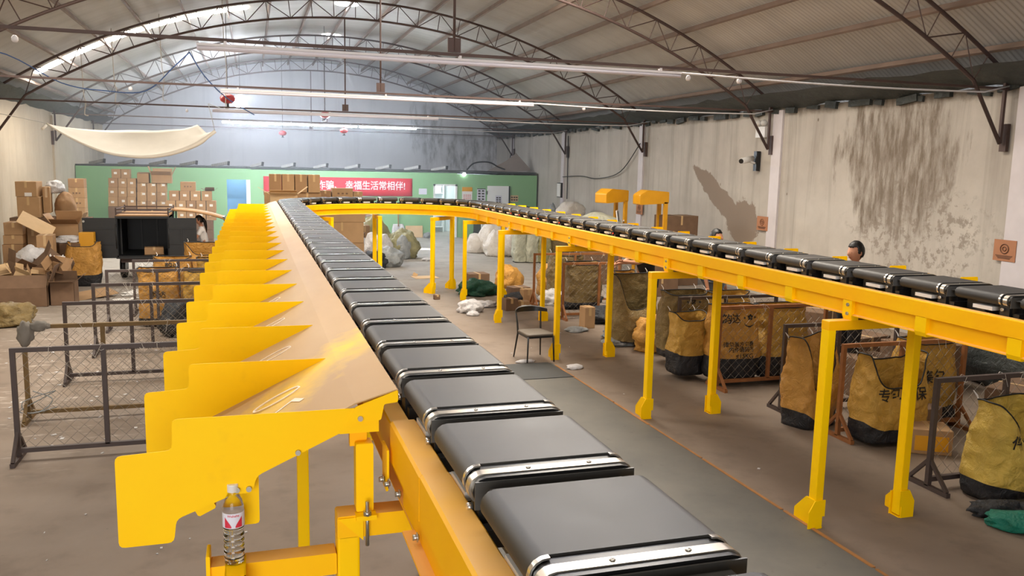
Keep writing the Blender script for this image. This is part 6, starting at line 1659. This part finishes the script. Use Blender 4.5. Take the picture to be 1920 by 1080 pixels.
def person(label, loc, rotz, J, shirt, trousers, scale=1.0, hair_len=0.0, group=None):
    """J: joint positions in metres, facing -Y; keys pelvis chest neck head, and _l/_r limbs"""
    t = thing('person', label, 'person', loc, rotz, group); t.scale = (scale,) * 3
    P = {k: Vector(v) for k, v in J.items()}
    V, E, R = [P['pelvis']], [], [(0.13, 0.10)]
    c = chain(V, E, R, 0, [P['pelvis'].lerp(P['chest'], 0.5), P['chest']], [(0.12, 0.09), (0.14, 0.10)])
    n = chain(V, E, R, c, [P['neck'], P['neck'].lerp(P['head'], 0.35)], [0.06, 0.052])
    for s in ('l', 'r'):
        e = chain(V, E, R, c, [P['sho_' + s], P['elb_' + s].lerp(P['sho_' + s], 0.5), P['elb_' + s], P['elb_' + s].lerp(P['wri_' + s], 0.4), P['wri_' + s]], [0.056, 0.046, 0.038, 0.037, 0.026])
        d = (P['wri_' + s] - P['elb_' + s]).normalized()
        side = d.cross(Vector((0, 1, 0.3))).normalized()
        palm = P['wri_' + s] + d * 0.055
        pm = chain(V, E, R, e, [palm], [(0.034, 0.018)])
        nrm = d.cross(side).normalized()
        for k, (off, L) in enumerate(((-0.027, 0.060), (-0.009, 0.070), (0.009, 0.066), (0.026, 0.052))):
            b = palm + d * 0.03 + side * off
            chain(V, E, R, pm, [b, b + d * L * 0.5 + nrm * 0.012, b + d * L * 0.85 + nrm * 0.035], [0.0095, 0.009, 0.008])
        th = palm - side * 0.036 - d * 0.02
        chain(V, E, R, pm, [th, th - side * 0.022 + d * 0.035 + nrm * 0.01], [0.011, 0.009])
        k = chain(V, E, R, 0, [P['hip_' + s], P['kne_' + s].lerp(P['hip_' + s], 0.5), P['kne_' + s], P['kne_' + s].lerp(P['ank_' + s], 0.35), P['ank_' + s], P['toe_' + s]], [0.082, 0.072, 0.052, 0.05, 0.036, 0.035])
    body = skin_body('body', V, E, R, 'skin', t, 1)
    # head
    h = P['head']; f = Vector(J.get('face', (0, -1, 0))).normalized(); up = Vector((0, 0, 1)); up = (up - f * f.dot(up)).normalized(); rt = f.cross(up)
    fr = Matrix((rt, -f, up)).transposed()
    def hp(x, y, z): return h + fr @ Vector((x, y, z))
    def headfn(p):
        x, y, z = p
        wx = 0.074 * (1 - 0.28 * max(0, -z) ** 1.5); dy = 0.093 * (1 - 0.12 * max(0, -z))
        yy = y * dy
        if y < -0.5 and z < 0.2: yy -= 0.008 * (1 - abs(z))
        return Vector((x * wx, yy, z * 0.115))
    m = MB(); r = bmesh.ops.create_icosphere(m.bm, subdivisions=4, radius=1.0)
    for v in r['verts']:
        q = headfn(v.co); 
        nose = math.exp(-((q.x / 0.014) ** 2)) * math.exp(-(((q.z + 0.015) / 0.022) ** 2)) if q.y < -0.06 else 0
        brow = math.exp(-(((q.z - 0.028) / 0.01) ** 2)) * (0.004 if q.y < -0.06 else 0)
        eye = math.exp(-(((abs(q.x) - 0.032) / 0.014) ** 2 + ((q.z - 0.008) / 0.01) ** 2)) * (0.006 if q.y < -0.04 else 0)
        q.y += -0.022 * nose - brow + eye
        v.co = hp(*q)
    for fc in m.bm.faces: fc.smooth = True
    for s in (-1, 1): 
        k = len(m.bm.verts)
        rr = bmesh.ops.create_icosphere(m.bm, subdivisions=2, radius=1.0)
        for v in rr['verts']: v.co = hp(s * 0.075 + v.co.x * 0.010, 0.008 + v.co.y * 0.018, -0.005 + v.co.z * 0.030)
    m.obj('head', 'skin', body)
    e = MB()
    for s in (-1, 1):
        rr = bmesh.ops.create_icosphere(e.bm, subdivisions=2, radius=1.0)
        for v in rr['verts']: v.co = hp(s * 0.031 + v.co.x * 0.011, -0.082 + v.co.y * 0.006, 0.008 + v.co.z * 0.006)
    e.obj('eyes', 'eye', body)
    MB().tube([hp(-0.022, -0.088, -0.052), hp(0, -0.094, -0.050), hp(0.022, -0.088, -0.052)], [0.003, 0.006, 0.003], 6).obj('lips', 'lips', body)
    # hair
    m = MB(); rr = bmesh.ops.create_icosphere(m.bm, subdivisions=4, radius=1.0)
    for v in rr['verts']:
        p = v.co.copy(); q = headfn(p)
        hide = p.y < -0.35 and p.z < 0.50 or p.z < -0.35 - (0.25 if p.y > 0 else -0.1)
        k = 1.13 + 0.05 * noise.noise(p * 5) if not hide else 0.80
        v.co = hp(q.x * k, q.y * k + 0.004, q.z * k + 0.006)
    for fc in m.bm.faces: fc.smooth = True
    m.obj('hair', 'hair', t)
    if hair_len: MB().tube([hp(0, 0.09, 0.04), hp(0.01, 0.125, -0.06), hp(0.015, 0.12, -0.18), hp(0.0, 0.10, -0.18 - hair_len)], [0.035, 0.04, 0.034, 0.012], 10).obj('ponytail', 'hair', t)
    # shirt
    V, E, R = [P['pelvis'] + Vector((0, 0, -0.02))], [], [(0.150, 0.118)]
    c = chain(V, E, R, 0, [P['pelvis'].lerp(P['chest'], 0.5), P['chest']], [(0.145, 0.112), (0.165, 0.122)])
    chain(V, E, R, c, [P['neck'].lerp(P['chest'], 0.12)], [0.074])
    for s in ('l', 'r'):
        chain(V, E, R, c, [P['sho_' + s], P['sho_' + s].lerp(P['elb_' + s], 0.45), P['sho_' + s].lerp(P['elb_' + s], 0.72)], [0.072, 0.064, 0.060])
    skin_body('shirt', V, E, R, shirt, t, 2)
    V, E, R = [P['pelvis'] + Vector((0, 0, 0.03))], [], [(0.142, 0.112)]
    for s in ('l', 'r'):
        chain(V, E, R, 0, [P['hip_' + s], P['kne_' + s].lerp(P['hip_' + s], 0.5), P['kne_' + s], P['ank_' + s].lerp(P['kne_' + s], 0.5), P['ank_' + s] + Vector((0, 0, 0.02))], [0.098, 0.086, 0.068, 0.062, 0.055])
    skin_body('trousers', V, E, R, trousers, t, 2)
    sh = MB()
    for s in ('l', 'r'):
        d = (P['toe_' + s] - P['ank_' + s]); d.z = 0; d.normalize(); a = P['ank_' + s]
        sh.ball((0, 0, 0), 1, 2, (0.047, 0.047, 0.045), None)
    sh.bm.free()
    for s in ('l', 'r'):
        a, b = P['ank_' + s], P['toe_' + s]
        MB().tube([Vector((a.x, a.y, 0.05)) - (b - a) * 0.25, Vector((a.x, a.y, 0.05)), Vector((b.x, b.y, 0.045)), Vector((b.x, b.y, 0.035)) + (b - a) * 0.2], [0.036, 0.046, 0.046, 0.025], 10).obj('shoe', 'black_plastic', t)
    return t
STAND = dict(pelvis=(0, 0, .95), chest=(0, .01, 1.30), neck=(0, .02, 1.46), head=(0, 0, 1.60), sho_l=(.175, .01, 1.40), sho_r=(-.175, .01, 1.40),
             elb_l=(.23, .03, 1.12), elb_r=(-.23, .03, 1.12), wri_l=(.22, -.04, .88), wri_r=(-.22, -.04, .88), hip_l=(.09, 0, .90), hip_r=(-.09, 0, .90),
             kne_l=(.10, -.02, .49), kne_r=(-.10, -.02, .49), ank_l=(.10, .02, .08), ank_r=(-.10, .02, .08), toe_l=(.12, -.14, .04), toe_r=(-.12, -.14, .04))
phone = dict(STAND, elb_l=(.21, -.06, 1.13), elb_r=(-.21, -.06, 1.13), wri_l=(.08, -.27, 1.20), wri_r=(-.08, -.27, 1.20), face=(0, -1, -.12))
person('black-haired worker in dark clothes seen above the right run, looking left', (7.50, 8.95, 0), -PI / 2, phone, 'dark_shirt', 'dark_shirt', 1.13)
t = thing('phone', 'glowing phone held by the worker behind the right bags', 'phone', (7.06, 8.95, 1.40), -PI / 2)
MB().box((0, 0, 0), (0.08, 0.012, 0.16)).obj('case', 'black_plastic', t); MB().box((0, 0.008, 0), (0.072, 0.004, 0.145)).obj('screen', 'screen', t)
person('worker behind the right run with only the top of black hair showing', (7.25, 11.95, 0), 0.4, STAND, 'dark_shirt', 'grey_trousers', 1.09)
lean = dict(STAND, pelvis=(0, .06, .93), chest=(0, -.08, 1.25), neck=(0, -.16, 1.39), head=(0, -.22, 1.52), sho_l=(.175, -.10, 1.33), sho_r=(-.175, -.10, 1.33),
            elb_l=(.18, -.36, 1.24), elb_r=(-.19, -.34, 1.22), wri_l=(.12, -.60, 1.27), wri_r=(-.12, -.58, 1.20), face=(0, -1, -.35))
person('worker in a black shirt reaching over the olive bag under the right run', (6.42, 12.75, 0), -PI / 2 + 0.25, lean, 'dark_shirt', 'grey_trousers', 1.03)
sit = dict(pelvis=(0, .05, .70), chest=(0, .0, 1.03), neck=(0, -.03, 1.18), head=(0, -.07, 1.32), sho_l=(.165, -.01, 1.12), sho_r=(-.165, -.01, 1.12),
           elb_l=(.20, -.14, .88), elb_r=(-.20, -.14, .88), wri_l=(.12, -.36, .92), wri_r=(-.12, -.36, .92), hip_l=(.09, .0, .69), hip_r=(-.09, .0, .69),
           kne_l=(.11, -.42, .68), kne_r=(-.11, -.42, .68), ank_l=(.11, -.40, .36), ank_r=(-.11, -.40, .36), toe_l=(.12, -.55, .34), toe_r=(-.12, -.55, .34), face=(0, -1, -.2))
person('woman in a white T-shirt with a dark ponytail sitting beside the tricycle, facing left', (-1.22, 22.45, 0), -PI / 2, sit, 'white_shirt', 'grey_trousers', 1.0, 0.16)
